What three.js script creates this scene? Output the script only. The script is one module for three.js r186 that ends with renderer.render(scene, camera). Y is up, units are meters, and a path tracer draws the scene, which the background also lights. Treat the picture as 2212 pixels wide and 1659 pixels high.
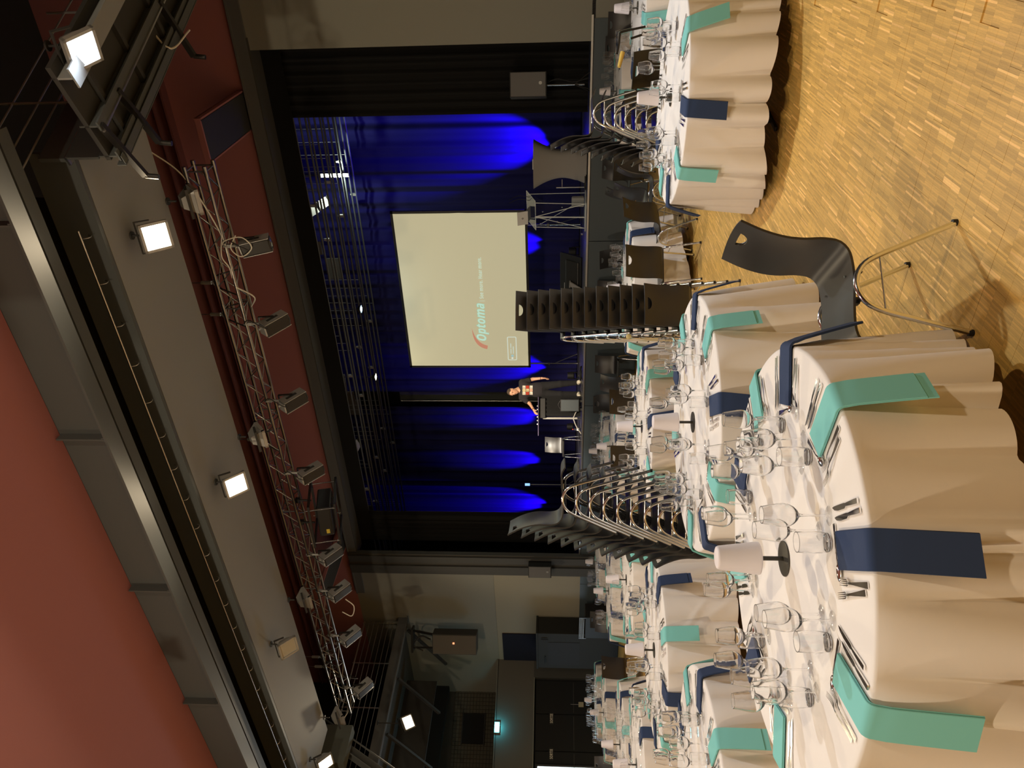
import * as THREE from 'three';
import { RoundedBoxGeometry } from 'three/addons/geometries/RoundedBoxGeometry.js';
import { mergeGeometries, mergeVertices, toCreasedNormals } from 'three/addons/utils/BufferGeometryUtils.js';
import { MarchingCubes } from 'three/addons/objects/MarchingCubes.js';
import { RectAreaLightUniformsLib } from 'three/addons/lights/RectAreaLightUniformsLib.js';
import { Brush, Evaluator, SUBTRACTION } from 'three-bvh-csg';

// ---------------------------------------------------------------- camera, light, exposure
RectAreaLightUniformsLib.init();
const scene = new THREE.Scene();
scene.background = new THREE.Color(0x000000);
const R = THREE.MathUtils.degToRad;
const FOCAL = 1600.55;                                     // pixels, for the 2212 x 1659 frame
const camera = new THREE.PerspectiveCamera(2 * THREE.MathUtils.radToDeg(Math.atan(829.5 / FOCAL)), 2212 / 1659, 0.05, 120);
camera.position.set(0, 1.72, 0);
camera.rotation.order = 'YXZ';
camera.rotation.set(R(3.577), R(34.065), R(0.093 - 90));   // the photograph was taken with the phone on its side: world up points to the picture's left
const renderer = new THREE.WebGLRenderer({ antialias: true });
renderer.toneMapping = THREE.LinearToneMapping;
renderer.toneMappingExposure = 1.0;
renderer.shadowMap.enabled = true;
const WARM = new THREE.Color(1.0, 0.8, 0.53), COOL = new THREE.Color(0.85, 0.93, 1.0), BLUE = new THREE.Color(0.035, 0.0, 1.0);
const I_FLOOD = 25, I_LED = 54, I_BACK = 60, I_BLUE = 150, I_SCREEN = 1.0;
function spot(at, to, color, intensity, deg, soft = 4, penumbra = 0.5) {
  const l = new THREE.SpotLight(color, intensity, 0, R(deg), penumbra, 2);
  l.position.set(...at); l.target.position.set(...to); l.castShadow = true; l.shadow.radius = soft; l.shadow.mapSize.set(1024, 1024);
  scene.add(l, l.target); return l;
}

// ---------------------------------------------------------------- helpers
let seed = 7;
const rnd = () => { seed = (seed * 1664525 + 1013904223) >>> 0; return seed / 4294967296; };
const rr = (a, b) => a + (b - a) * rnd();
const used = new Map();
function numbered(n) { const k = used.get(n) ?? 0; used.set(n, k + 1); return k ? `${n}_${String(k).padStart(3, '0')}` : n; }
function std(color, o = {}) { const m = new THREE.MeshStandardMaterial({ roughness: 0.8, ...o }); if (Array.isArray(color)) m.color.setRGB(...color); else m.color.set(color); return m; }
function phys(color, o = {}) { const m = new THREE.MeshPhysicalMaterial({ roughness: 0.5, ...o }); if (Array.isArray(color)) m.color.setRGB(...color); else m.color.set(color); return m; }
function clean(g) { let q = g.index ? g.toNonIndexed() : g; for (const k of Object.keys(q.attributes)) if (!['position', 'normal', 'uv'].includes(k)) q.deleteAttribute(k); if (!q.attributes.uv) q.setAttribute('uv', new THREE.BufferAttribute(new Float32Array(q.attributes.position.count * 2), 2)); return q; }
function geo(list) { const a = (Array.isArray(list) ? list : [list]).map(clean); return a.length === 1 ? a[0] : mergeGeometries(a); }
function shade(o) { o.castShadow = true; o.receiveShadow = true; return o; }
function part(name, list, mat, parent, label) {
  const m = shade(new THREE.Mesh(list.isBufferGeometry && !Array.isArray(list) ? list : geo(list), mat)); m.name = parent === scene ? numbered(name) : name;
  if (label) m.userData.label = label; parent.add(m); return m;
}
const childCount = new WeakMap();
function sub(name, list, mat, parent, label) {              // a part under a numbered name of its own
  let c = childCount.get(parent); if (!c) childCount.set(parent, c = new Map());
  const k = c.get(name) ?? 0; c.set(name, k + 1);
  return part(k ? `${name}_${String(k).padStart(3, '0')}` : name, list, mat, parent, label);
}
function thing(name, label, category, pos = [0, 0, 0], turn = 0, group) {
  const g = new THREE.Group(); g.name = numbered(name); g.position.set(...pos); g.rotation.y = turn; g.userData = { label, category };
  if (group) g.userData.group = group; scene.add(g); return g;
}
function single(name, label, category, list, mat, pos = [0, 0, 0], turn = 0, group) {
  const m = part(name, list, mat, scene); m.position.set(...pos); m.rotation.y = turn; m.userData = { label, category }; if (group) m.userData.group = group; return m;
}
function copy(root, name, label, pos, turn, group) {
  const r = root.clone(); r.name = numbered(name); r.userData = { ...root.userData, label }; if (group) r.userData.group = group;
  r.position.set(...pos); r.rotation.set(0, turn, 0); scene.add(r); return r;
}
function structure(name, list, mat, label) { const m = part(name, list, mat, scene); m.userData = { kind: 'structure', label }; return m; }
function structGroup(name, label) { const g = new THREE.Group(); g.name = numbered(name); g.userData = { kind: 'structure', label }; scene.add(g); return g; }
const V = (x, y, z) => new THREE.Vector3(x, y, z);
function box(w, h, d, x = 0, y = 0, z = 0, ry = 0, rx = 0, rz = 0) { const g = new THREE.BoxGeometry(w, h, d); if (rx) g.rotateX(rx); if (rz) g.rotateZ(rz); if (ry) g.rotateY(ry); return g.translate(x, y, z); }
function rbox(w, h, d, r, x = 0, y = 0, z = 0, ry = 0, rx = 0, rz = 0, seg = 2) { const g = new RoundedBoxGeometry(w, h, d, seg, r); if (rx) g.rotateX(rx); if (rz) g.rotateZ(rz); if (ry) g.rotateY(ry); return g.translate(x, y, z); }
function span(a, b, w, h, up = V(0, 1, 0)) {                  // a bar of rectangular section from a to b
  const A = V(...a), B = V(...b), d = B.clone().sub(A), g = new THREE.BoxGeometry(w, h, d.length());
  g.applyMatrix4(new THREE.Matrix4().lookAt(A, B, up)); return g.translate(...A.add(B).multiplyScalar(0.5).toArray());
}
function rod(a, b, r, seg = 8, r2 = r) {
  const A = V(...a), B = V(...b), d = B.clone().sub(A), g = new THREE.CylinderGeometry(r2, r, d.length(), seg);
  g.applyQuaternion(new THREE.Quaternion().setFromUnitVectors(V(0, 1, 0), d.clone().normalize())); return g.translate(...A.add(B).multiplyScalar(0.5).toArray());
}
function tube(pts, r, n = 24, seg = 8, closed = false, tension = 0.5) { return new THREE.TubeGeometry(new THREE.CatmullRomCurve3(pts.map((p) => V(...p)), closed, 'catmullrom', tension), n, r, seg, closed); }
function lathe(pts, seg = 24) { return new THREE.LatheGeometry(pts.map((p) => new THREE.Vector2(...p)), seg); }
function cyl(r1, r2, h, seg = 20, x = 0, y = 0, z = 0) { return new THREE.CylinderGeometry(r1, r2, h, seg).translate(x, y, z); }
function surface(fn, nu, nv) {                                // a sheet from fn(u, v) in [0, 1]
  const p = [], uv = [], ix = [];
  for (let j = 0; j <= nv; j++) for (let i = 0; i <= nu; i++) { p.push(...fn(i / nu, j / nv)); uv.push(i / nu, j / nv); }
  for (let j = 0; j < nv; j++) for (let i = 0; i < nu; i++) { const a = j * (nu + 1) + i, b = a + 1, c = a + nu + 1, d = c + 1; ix.push(a, c, b, b, c, d); }
  const g = new THREE.BufferGeometry(); g.setAttribute('position', new THREE.Float32BufferAttribute(p, 3)); g.setAttribute('uv', new THREE.Float32BufferAttribute(uv, 2)); g.setIndex(ix); g.computeVertexNormals(); return g;
}
function canvasTexture(w, h, draw) { const c = document.createElement('canvas'); c.width = w; c.height = h; draw(c.getContext('2d'), w, h); const t = new THREE.CanvasTexture(c); t.colorSpace = THREE.SRGBColorSpace; t.anisotropy = 8; return t; }
const toView = (p) => { camera.updateMatrixWorld(); const q = V(...p).applyMatrix4(camera.matrixWorldInverse.copy(camera.matrixWorld).invert()); return q; };
function inFrame(p, margin = 0.04) { const q = toView(p); if (q.z > -0.2) return false; const x = (q.x / -q.z) * FOCAL / 1106, y = (q.y / -q.z) * FOCAL / 829.5; return Math.abs(x) < 1 + margin && Math.abs(y) < 1 + margin; }

// ---------------------------------------------------------------- materials
const M = {
  red: std([0.40, 0.16, 0.17], { roughness: 0.75 }), redDark: std([0.2, 0.07, 0.075]),
  grey: std([0.27, 0.29, 0.31], { roughness: 0.7 }), steel: std([0.085, 0.097, 0.105], { roughness: 0.55 }), steelDark: std([0.04, 0.041, 0.042], { roughness: 0.6 }),
  roof: std([0.02, 0.02, 0.021]), beige: std([0.25, 0.25, 0.22], { roughness: 0.85 }), beigeLow: std([0.30, 0.28, 0.22], { roughness: 0.85 }),
  darkGrey: std([0.06, 0.06, 0.058]), trim: std([0.12, 0.125, 0.13]), black: std([0.012, 0.012, 0.013], { roughness: 0.6 }), blackMatte: std([0.008, 0.008, 0.009], { roughness: 0.95 }),
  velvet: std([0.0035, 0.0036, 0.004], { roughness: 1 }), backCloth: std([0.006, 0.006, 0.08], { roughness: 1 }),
  stageFront: std([0.06, 0.08, 0.095], { roughness: 0.5 }), stageTop: std([0.05, 0.048, 0.05], { roughness: 0.35 }),
  chrome: std([0.84, 0.87, 0.9], { metalness: 1, roughness: 0.13 }), alu: std([0.72, 0.70, 0.68], { metalness: 1, roughness: 0.32 }), blackMetal: std([0.03, 0.028, 0.027], { roughness: 0.35, metalness: 0.3 }),
  silver: std([0.45, 0.46, 0.47], { metalness: 0.5, roughness: 0.4 }), cutlery: std([0.95, 0.94, 0.93], { metalness: 1, roughness: 0.16 }),
  shell: phys([0.022, 0.02, 0.019], { roughness: 0.42, clearcoat: 0.25, clearcoatRoughness: 0.35 }), shellEdge: std([0.016, 0.011, 0.008], { roughness: 0.5 }),
  linen: std([0.80, 0.76, 0.73], { roughness: 0.9 }), navy: std([0.02, 0.04, 0.105], { roughness: 0.9 }), teal: std([0.2, 0.55, 0.53], { roughness: 0.9 }),
  shade: std([0.78, 0.72, 0.74], { roughness: 0.45 }), lampMetal: std([0.06, 0.055, 0.045], { roughness: 0.4, metalness: 0.5 }),
  glass: phys(0xffffff, { transmission: 1, thickness: 0.002, roughness: 0, ior: 1.45 }), glassFar: phys(0xffffff, { transmission: 1, thickness: 0, roughness: 0, ior: 1.8 }), glassPane: phys(0xffffff, { transmission: 1, thickness: 0, roughness: 0, ior: 1.6 }), glassSolid: phys(0xffffff, { transmission: 1, thickness: 0.01, roughness: 0, ior: 1.5 }), trussMetal: std([0.36, 0.35, 0.34], { metalness: 1, roughness: 0.28 }),
  acrylic: phys([0.93, 0.97, 0.97], { transmission: 1, thickness: 0, roughness: 0.02, ior: 1.5 }), acrylicEdge: std([0.8, 0.85, 0.86], { roughness: 0.25 }),
  wood: std([0.5, 0.33, 0.13], { roughness: 0.6 }), greySpk: std([0.13, 0.13, 0.135], { roughness: 0.6 }), spandex: std([0.30, 0.29, 0.28], { roughness: 0.85 }),
  white: std([0.75, 0.75, 0.74], { roughness: 0.5 }), cable: std([0.03, 0.03, 0.03]), whiteCable: std([0.75, 0.72, 0.66]), yellow: std([0.6, 0.46, 0.05]), cork: std([0.72, 0.5, 0.12], { roughness: 0.5 }),
  tableTop: std([0.35, 0.3, 0.25]), skin: phys([0.55, 0.30, 0.19], { roughness: 0.55 }), hair: std([0.05, 0.032, 0.02], { roughness: 0.8 }), shirt: std([0.016, 0.014, 0.017], { roughness: 0.95 }), jeans: std([0.009, 0.009, 0.0105], { roughness: 0.95 }), shoe: std([0.6, 0.55, 0.45], { roughness: 0.7 }),
};
const glow = (c, i) => { const m = new THREE.MeshStandardMaterial({ roughness: 0.5 }); m.color.setRGB(0.8, 0.8, 0.8); m.emissive.setRGB(...c); m.emissiveIntensity = i; return m; };
M.warmGlow = glow([1, 0.86, 0.6], 14); M.coolGlow = glow([0.93, 0.97, 1], 14); M.tubeGlow = glow([1, 1, 0.85], 8);

// cloth weave and parquet, computed once
function noiseTex(n, f, srgb = true) { const d = new Uint8Array(n * n * 4); for (let y = 0; y < n; y++) for (let x = 0; x < n; x++) { const c = f(x, y), i = (y * n + x) * 4; d[i] = c[0]; d[i + 1] = c[1]; d[i + 2] = c[2]; d[i + 3] = 255; } const t = new THREE.DataTexture(d, n, n); if (srgb) t.colorSpace = THREE.SRGBColorSpace; t.wrapS = t.wrapT = THREE.RepeatWrapping; t.magFilter = THREE.LinearFilter; t.minFilter = THREE.LinearMipmapLinearFilter; t.generateMipmaps = true; t.anisotropy = 8; t.needsUpdate = true; return t; }
const hash = (a, b, c = 0) => { let h = (a * 374761393 + b * 668265263 + c * 2147483647) | 0; h = Math.imul(h ^ (h >>> 13), 1274126177); h ^= h >>> 16; return (h >>> 0) / 4294967296; };
const parquetMap = noiseTex(2048, (x, y) => {                 // 2.56 m square: strips 10 mm wide and 160 mm long, rows of 128 px
  const row = Math.floor(y / 128), strip = Math.floor((x + row * 3) / 8), inRow = y % 128, inStrip = (x + row * 3) % 8;
  const tone = hash(strip, row, 1), pale = hash(strip, row, 2) > 0.93 ? 1 : 0, blockTone = hash(Math.floor(strip / 16), row, 5);
  const grain = hash(x, Math.floor(y / 9), 3) * 0.5 + hash(x, Math.floor(y / 31), 4) * 0.5;
  let v = 0.76 + 0.17 * tone + 0.035 * blockTone + 0.1 * grain + 0.17 * pale; if (inStrip === 0) v *= 0.93; if (inRow === 0) v *= 0.86;
  return [Math.min(255, 226 * v), Math.min(255, 180 * v), Math.min(255, 96 * v * (1 + 0.12 * pale))];
});
const parquet = std(0xffffff, { map: parquetMap, roughness: 0.42 });
const wallGrain = noiseTex(256, (x, y) => { const v = 118 + 20 * hash(x, y) + 10 * hash(x >> 2, y >> 2, 3); return [v, v, v]; }, false);
for (const k of ['beige', 'beigeLow', 'red', 'grey']) { const t = wallGrain.clone(); t.repeat.set(6, 6); t.needsUpdate = true; M[k].bumpMap = t; M[k].bumpScale = 0.004; }
// ---------------------------------------------------------------- the hall itself
const ZS = -14.13, HS = 1.15, XL = -15.1, XR = -2.32;       // stage front plane, stage height, proscenium sides
{ // parquet: strip blocks built one by one where they can be told apart, the rest joined
  const fl = structGroup('floor', 'honey coloured industrial strip parquet floor');
  const sub0 = part('subfloor', box(46, 0.1, 26, -14, -0.062, -2.5), std([0.16, 0.1, 0.04]), fl);
  const uvBox = (w, d, x, z) => { const g = box(w, 0.012, d, x, -0.006, z); const p = g.attributes.position, u = g.attributes.uv; for (let i = 0; i < p.count; i++) u.setXY(i, p.getX(i) / 2.56, -p.getZ(i) / 2.56); return g; };
  const near = [], rest = [], W = 0.32, D = 0.16;
  const oldRest = [];
  for (let j = 0; j < 145; j++) { const z = 8 - j * D; if (z < -14.2) break;
    for (let i = 0; i < 96; i++) { const x = 4 - i * W - (j % 3) * 0.107; if (x < -26) break;
      const p = [x, 0, z]; if (z > -8.2 && inFrame(p, 0.05)) near.push([Math.hypot(x, z), x, z]); else oldRest.push([x, z]); } }
  near.sort((a, b) => a[0] - b[0]);
  const hiddenUnder = (x, z) => [[-2.41, -2.245], [-5.2, -2.6], [-3.22, -4.28]].some(([cx, cz]) => Math.hypot(x - cx, z - cz) < 0.75);
  const pick = near.filter(([, x, z]) => !hiddenUnder(x, z)).slice(0, 296), picked = new Set(pick.map((p) => p[1] + ',' + p[2]));
  for (const [, x, z] of pick) { const m = sub('parquet_block', uvBox(W - 0.0012, D - 0.0012, x, z), parquet, fl); m.position.y = (hash(Math.round(x * 100), Math.round(z * 100)) - 0.5) * 0.0006; }
  // past those, whole rows of blocks
  const rows = [];
  for (const [, x, z] of near) if (!picked.has(x + ',' + z)) rows.push(uvBox(W - 0.0012, D - 0.0012, x, z));
  const rest2 = part('parquet_blocks', rows, parquet, fl); rest2.userData.kind = 'stuff';
  const far = (() => { const g = box(46, 0.01, 26, -14, -0.012, -2.5); const p = g.attributes.position, u = g.attributes.uv; for (let i = 0; i < p.count; i++) u.setXY(i, p.getX(i) / 2.56, -p.getZ(i) / 2.56); return g; })();
  part('parquet_field', far, parquet, fl);
}
// walls
structure('wall_stage_right', box(6.32, 7.52, 0.35, 0.84, 3.76, ZS - 0.175), M.beige, 'beige wall beside the stage, near the upper edge of the photo');
{ const w = structGroup('wall_stage_left', 'beige wall beside the stage below the balcony');
  part('wall_panel', box(8.2, 3.99, 0.35, -19.98, 1.995 + 3.53, ZS - 0.175), M.beige, w); sub('wall_panel', box(8.2, 3.525, 0.36, -19.98, 1.7625, ZS - 0.172), M.beigeLow, w); }
structure('wall_upper', box(28, 3.6, 0.35, -10, 9.32, ZS - 0.175), M.red, 'red wall above the stage opening');
structure('wall_right', box(0.3, 11.2, 26, 4.15, 5.6, -2.5), M.steelDark, 'dark side wall');
structure('wall_back', box(46, 11.2, 0.3, -14, 5.6, 8.15), M.beige, 'wall behind the viewer');
structure('roof_over_hall', box(46, 0.3, 34, -14, 11.2, -6), M.roof, 'dark roof over hall and stage');
{ // proscenium trims
  const t = structGroup('trim_1', 'grey steel lintel over the stage opening');
  part('lintel_face', box(16.6, 0.24, 0.06, -8.5, 7.4, ZS + 0.03), M.trim, t); part('lintel_lip', box(16.6, 0.035, 0.09, -8.5, 7.5, ZS + 0.045), M.trim, t);
  part('lintel_soffit', box(13.2, 0.03, 0.5, (XL + XR) / 2, 7.275, ZS - 0.2), M.darkGrey, t);
  const p = structGroup('trim_2', 'dark grey pilaster at the stage side');
  part('pilaster_face', box(0.78, 7.5, 0.12, -15.49, 3.75, ZS + 0.06), M.darkGrey, p); part('pilaster_rib', box(0.2, 7.5, 0.05, -15.62, 3.75, ZS + 0.14), M.darkGrey, p); sub('pilaster_rib', box(0.08, 7.5, 0.05, -15.2, 3.75, ZS + 0.14), M.darkGrey, p);
  structure('trim_3', [box(20, 0.04, 0.22, -11, 9.03, ZS + 0.11), box(20, 0.24, 0.03, -11, 9.14, ZS + 0.02), box(20, 0.04, 0.22, -11, 9.25, ZS + 0.11)], M.redDark, 'red painted steel rail along the red wall');
}
for (const [x, l] of [[-3.36, 'red box beam with dark underside jutting over the stage lintel near the upper photo edge'], [-14.6, 'red box beam with dark underside jutting over the stage lintel behind the spotlights']]) {
  const g = structGroup('beam', l);
  part('beam_shell', [box(0.04, 0.1, 2.0, x - 0.35, 7.6, ZS + 1.0), box(0.04, 0.1, 2.0, x + 0.35, 7.6, ZS + 1.0), box(0.74, 0.1, 0.04, x, 7.6, ZS + 2.0), box(0.74, 0.03, 2.0, x, 7.65, ZS + 1.0)], M.red, g);
  part('beam_underside', box(0.68, 0.02, 1.96, x, 7.56, ZS + 1.0), M.steelDark, g);
}
{ // stage
  const s = structGroup('stage_floor', 'black stage with a grey panelled front');
  part('stage_deck', box(22, 0.06, 6.5, -9.5, HS - 0.03, ZS - 3.25), M.stageTop, s);
  part('stage_nosing', box(13.6, 0.035, 0.05, -8.7, HS - 0.01, ZS + 0.005), M.alu, s);
  for (let i = 0; i < 8; i++) { const w = 2.05, x = -1.95 - i * w - w / 2; part(i ? `front_panel_${String(i).padStart(3, '0')}` : 'front_panel', box(w - 0.014, HS - 0.05, 0.04, x, HS / 2 - 0.02, ZS + 0.0), M.stageFront, s); }
  part('stage_backing', box(18, HS - 0.08, 0.05, -9, HS / 2 - 0.03, ZS - 0.06), M.black, s);
  structure('wall_stage_back', box(22, 9.9, 0.2, -9.5, 6.0, -19.6), M.black, 'black rear wall of the stage');
  structure('wall_stage_end_right', box(0.2, 9.9, 5.4, -1.4, 6.0, -17), M.black, 'black side wall of the stage'); structure('wall_stage_end_left', box(0.2, 9.9, 5.4, -20.3, 6.0, -17), M.black, 'black side wall of the stage beyond the pilaster');
}
function curtain(name, label, x0, x1, z, y0, y1, mat, folds, depth, sd, thick = 0) {
  seed = sd; const n = Math.round(folds * 14), ph = [rr(0, 6), rr(0, 6), rr(0, 6)];
  const f = (u) => { const a = u * folds * Math.PI * 2; return depth * (0.6 * Math.sin(a + 1.3 * Math.sin(a * 0.13 + ph[0])) + 0.4 * Math.sin(a * 0.47 + ph[1]) + 0.25 * Math.sin(a * 1.9 + ph[2])); };
  const g = surface((u, v) => [x0 + (x1 - x0) * u, y0 + (y1 - y0) * v, z + f(u) * (1 - 0.35 * v)], n, 10);
  const t = thing(name, label, 'curtain'); part('drape', g, mat, t); part('hem', surface((u, v) => [x0 + (x1 - x0) * u, y0 + 0.02 + 0.1 * v, z + f(u) + 0.006], n, 1), mat, t); return t;
}
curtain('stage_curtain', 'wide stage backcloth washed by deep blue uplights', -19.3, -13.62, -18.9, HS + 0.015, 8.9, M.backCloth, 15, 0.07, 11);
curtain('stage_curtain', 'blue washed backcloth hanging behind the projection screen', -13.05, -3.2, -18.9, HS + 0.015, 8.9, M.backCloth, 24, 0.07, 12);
curtain('leg_curtain', 'black leg curtain at the stage side behind the loudspeaker on a pole', -3.66, -2.1, -14.75, HS + 0.015, 7.4, M.velvet, 9, 0.07, 13);
curtain('leg_curtain', 'black leg curtain at the stage side next to the grey pilaster', -15.3, -14.2, -14.75, HS + 0.015, 7.4, M.velvet, 7, 0.07, 14);
{ const b = thing('border_curtain', 'black border curtain just under the stage lintel', 'curtain'); part('drape', surface((u, v) => [-15.2 + 13 * u, 6.9 + 0.5 * v, ZS - 0.5 + 0.004 * Math.sin(u * 60)], 420, 2), M.velvet, b); part('batten', rod([-15.2, 7.3, ZS - 0.53], [-2.2, 7.3, ZS - 0.53], 0.025), M.blackMetal, b); }
{ // gap in the backcloth: dark flat with a bright edge tube
  const t = thing('stage_flat', 'tall dark flat with a bright edge tube in the curtain gap behind the presenter', 'flat'); part('panel', box(0.62, 5.6, 0.04, -13.33, HS + 2.82, -19.2), std([0.045, 0.05, 0.045]), t); part('edge_tube', rod([-13.58, HS + 0.02, -19.12], [-13.58, HS + 5.6, -19.12], 0.018), M.alu, t);
}
// ceiling of the hall: red deck, plate girder with stiffeners, service gap, wide boxed beam
{
  structure('ceiling', box(32, 0.12, 14.7, -12, 7.64, 0.75), M.red, 'red painted ceiling deck over the near part of the hall');
  const b = structGroup('beam', 'grey plate girder with stiffeners under the red ceiling');
  part('girder_web', box(25.6, 0.62, 0.03, -14.6, 7.27, -6.62), M.steel, b); part('girder_flange', box(25.6, 0.03, 0.24, -14.6, 6.955, -6.6), M.steel, b);
  for (let i = 0; i < 10; i++) { const x = -2.57 - i * 2.62; sub('stiffener', [box(0.02, 0.58, 0.11, x, 7.27, -6.55), box(0.05, 0.06, 0.2, x, 6.985, -6.6)], M.steel, b); }
  const c = structGroup('beam', 'second slimmer steel beam behind the plate girder');
  part('beam_web', box(25.6, 0.5, 0.03, -14.6, 7.4, -7.08), M.steelDark, c); part('beam_flange', box(25.6, 0.03, 0.17, -14.6, 7.13, -7.06), M.steel, c);
  for (let i = 0; i < 9; i++) { const x = -3.92 - i * 2.62; sub('stiffener', box(0.03, 0.4, 0.2, x, 7.36, -6.95), M.steelDark, c); }
  structure('beam', [box(24.6, 0.1, 0.02, -15.1, 7.35, -6.78), rod([-2.8, 7.3, -6.86], [-27, 7.3, -6.86], 0.03, 8)], M.steelDark, 'dark pipe run between the two beams');
  const s = structGroup('soffit', 'wide grey boxed beam carrying the floodlights');
  part('soffit_plate', box(13.3, 0.06, 1.42, -8.85, 6.88, -8.37), M.grey, s); part('soffit_lip', box(13.3, 0.5, 0.06, -8.85, 7.1, -7.62), M.steel, s); sub('soffit_lip', box(13.3, 0.5, 0.06, -8.85, 7.1, -9.11), M.grey, s);
  structure('ceiling_gap_wall', box(24.6, 4, 0.1, -15.1, 9.4, -7.9), M.roof, 'dark void above the boxed beam');
  // cable track with hooks along the gap
  const t = thing('curtain_track', 'thin bright steel track with small hooks running beside the boxed beam', 'rail');
  part('track_rail', rod([-3.0, 6.99, -7.42], [-16, 6.99, -7.5], 0.012, 6), M.alu, t);
  for (let i = 0; i < 24; i++) { const x = -3.1 - i * 0.56; sub('hook', tube([[x, 6.98, -7.44], [x, 6.93, -7.47], [x, 6.93, -7.53], [x, 6.98, -7.55]], 0.006, 10, 5), M.alu, t); }
}
// left side: pit wall with exit doors, bulkhead, block wall and balcony
{
  const H = R(22), o = V(-19.83, 0, ZS), dir = V(-Math.sin(H), 0, Math.cos(H)), nrm = V(Math.cos(H), 0, Math.sin(H));
  const turn = Math.atan2(-dir.z, dir.x);                   // local +x runs along the wall towards the viewer, local +z away from the hall
  const at = (g, s, y, off = 0) => { const q = o.clone().addScaledVector(dir, s).addScaledVector(nrm, off); return g.rotateY(turn).translate(q.x, y, q.z); };
  const L = 24;
  const bulk = structGroup('lintel', 'grey bulkhead box over the exit doors');
  part('bulkhead_face', at(box(L, 1.11, 0.08), L / 2, 2.985), std([0.105, 0.10, 0.09], { roughness: 0.7 }), bulk); part('bulkhead_top', at(box(L, 0.05, 1.6), L / 2, 3.55, -0.76), M.darkGrey, bulk); part('bulkhead_edge', at(box(L, 0.012, 0.02), L / 2, 3.57, 0.045), M.beige, bulk);
  part('bulkhead_lip', at(box(L, 0.02, 0.03), L / 2, 2.43, 0.03), M.beige, bulk);
  structure('wall_left', at(box(L, 2.45, 0.1), L / 2, 1.22, -0.22), M.black, 'black wall behind the exit doors');
  structure('wall_left_jamb', at(box(0.5, 2.45, 0.3), 0.25, 1.22, -0.1), M.darkGrey, 'dark grey jamb beside the exit doors');
  let k = 1;
  const sortie = canvasTexture(512, 160, (c, w, h) => { c.fillStyle = '#030405'; c.fillRect(0, 0, w, h); c.fillStyle = '#d8d5cc'; c.font = 'bold 128px sans-serif'; c.textAlign = 'center'; c.textBaseline = 'middle'; c.save(); c.translate(w / 2, h / 2 + 6); c.scale(0.92, 1.12); c.fillText('SORTIE', 0, 0); c.restore(); });
  const leafs = [[0.55, 0.95], [1.5, 1.0], [2.5, 0.85]];
  for (const [s, w] of leafs) {
    const d = structGroup(`door_${k++}`, 'black exit door leaf'); part('door_leaf', at(rbox(w - 0.02, 2.36, 0.06, 0.008), s + w / 2, 1.2, -0.12), std([0.004, 0.005, 0.008], { roughness: 0.8 }), d);
    if (s > 1) { const word = part('exit_lettering', at(box(0.34, 0.13, 0.004).rotateY(Math.PI), s + (s < 2 ? 0.1 : 0.2) + (s < 2 ? 0.02 : -0.13), 1.91, -0.083), std(0xffffff, { map: sortie, roughness: 0.6 }), d, 'white printed word on the black door'); }
    part('door_rail', at(box(w - 0.1, 0.015, 0.01), s + w / 2, 1.25, -0.085), M.darkGrey, d);
  }
  { const d = thing('door_box', 'small beige alarm box with an aerial on the black exit doors', 'box'); part('case', at(rbox(0.14, 0.15, 0.05, 0.008), 1.22, 1.03, -0.05), std([0.4, 0.37, 0.28]), d); part('aerial', (() => { const q = o.clone().addScaledVector(dir, 1.22).addScaledVector(nrm, -0.05); return rod([q.x, 1.1, q.z], [q.x, 1.34, q.z], 0.006, 6); })(), M.alu, d); }
  { const e = thing('exit_sign', 'small glowing cyan green emergency exit sign on the bulkhead edge', 'sign'); part('housing', at(rbox(0.3, 0.16, 0.05, 0.008), 1.93, 3.5, 0.06), M.white, e);
    part('sign_panel', at(box(0.28, 0.14, 0.01), 1.93, 3.5, 0.09), glow([0.1, 0.75, 0.85], 3.2), e); part('pictogram', at(mergeGeometries([box(0.02, 0.06, 0.006, 0.03, 0, 0, 0, 0, 0.3), cyl(0.014, 0.014, 0.006, 12).rotateX(Math.PI / 2).translate(0.045, 0.045, 0), box(0.05, 0.014, 0.006, 0.04, 0.01, 0), box(0.014, 0.05, 0.006, 0.045, -0.04, 0, 0, 0, -0.5), box(0.05, 0.1, 0.006, -0.06, 0, 0)].map(clean)), 1.93, 3.5, 0.098), glow([0.9, 1, 1], 3), e);
    const q = o.clone().addScaledVector(dir, 1.93).addScaledVector(nrm, 0.2); const p = new THREE.PointLight(0x55ddee, 0.8); p.position.set(q.x, 3.5, q.z); p.castShadow = true; scene.add(p); }
  { const w = structGroup('window_1', 'brightly lit glazed opening beside the exit doors'); part('window_frame', [at(box(0.05, 2.0, 0.1), 2.86 + 0.02, 1.35, -0.06), at(box(1.6, 0.06, 0.1), 3.65, 2.33, -0.06)], M.blackMetal, w);
    part('window_glass', at(box(1.5, 1.95, 0.02), 3.65, 1.33, -0.1), glow([0.8, 0.95, 1], 3.5), w); part('window_bar', at(box(0.02, 1.95, 0.03), 3.3, 1.33, -0.08), M.darkGrey, w); part('window_post', at(box(0.1, 0.9, 0.03), 3.1, 0.9, -0.08), std([0.2, 0.5, 0.35]), w);
    const q = o.clone().addScaledVector(dir, 3.65).addScaledVector(nrm, 0.05); const a = new THREE.RectAreaLight(0xcfe9ff, I_SCREEN * 6, 1.5, 1.95); a.position.set(q.x, 1.4, q.z); a.lookAt(q.x + nrm.x, 1.4, q.z + nrm.z); scene.add(a); }
  // pale block wall set back above the bulkhead
  const bw = structGroup('wall_left_upper', 'wall of small grey acoustic blocks under the balcony');
  part('block_backing', at(box(12, 4.5, 0.1), 5, 5.6, -1.65), std([0.05, 0.046, 0.038]), bw);
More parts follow.
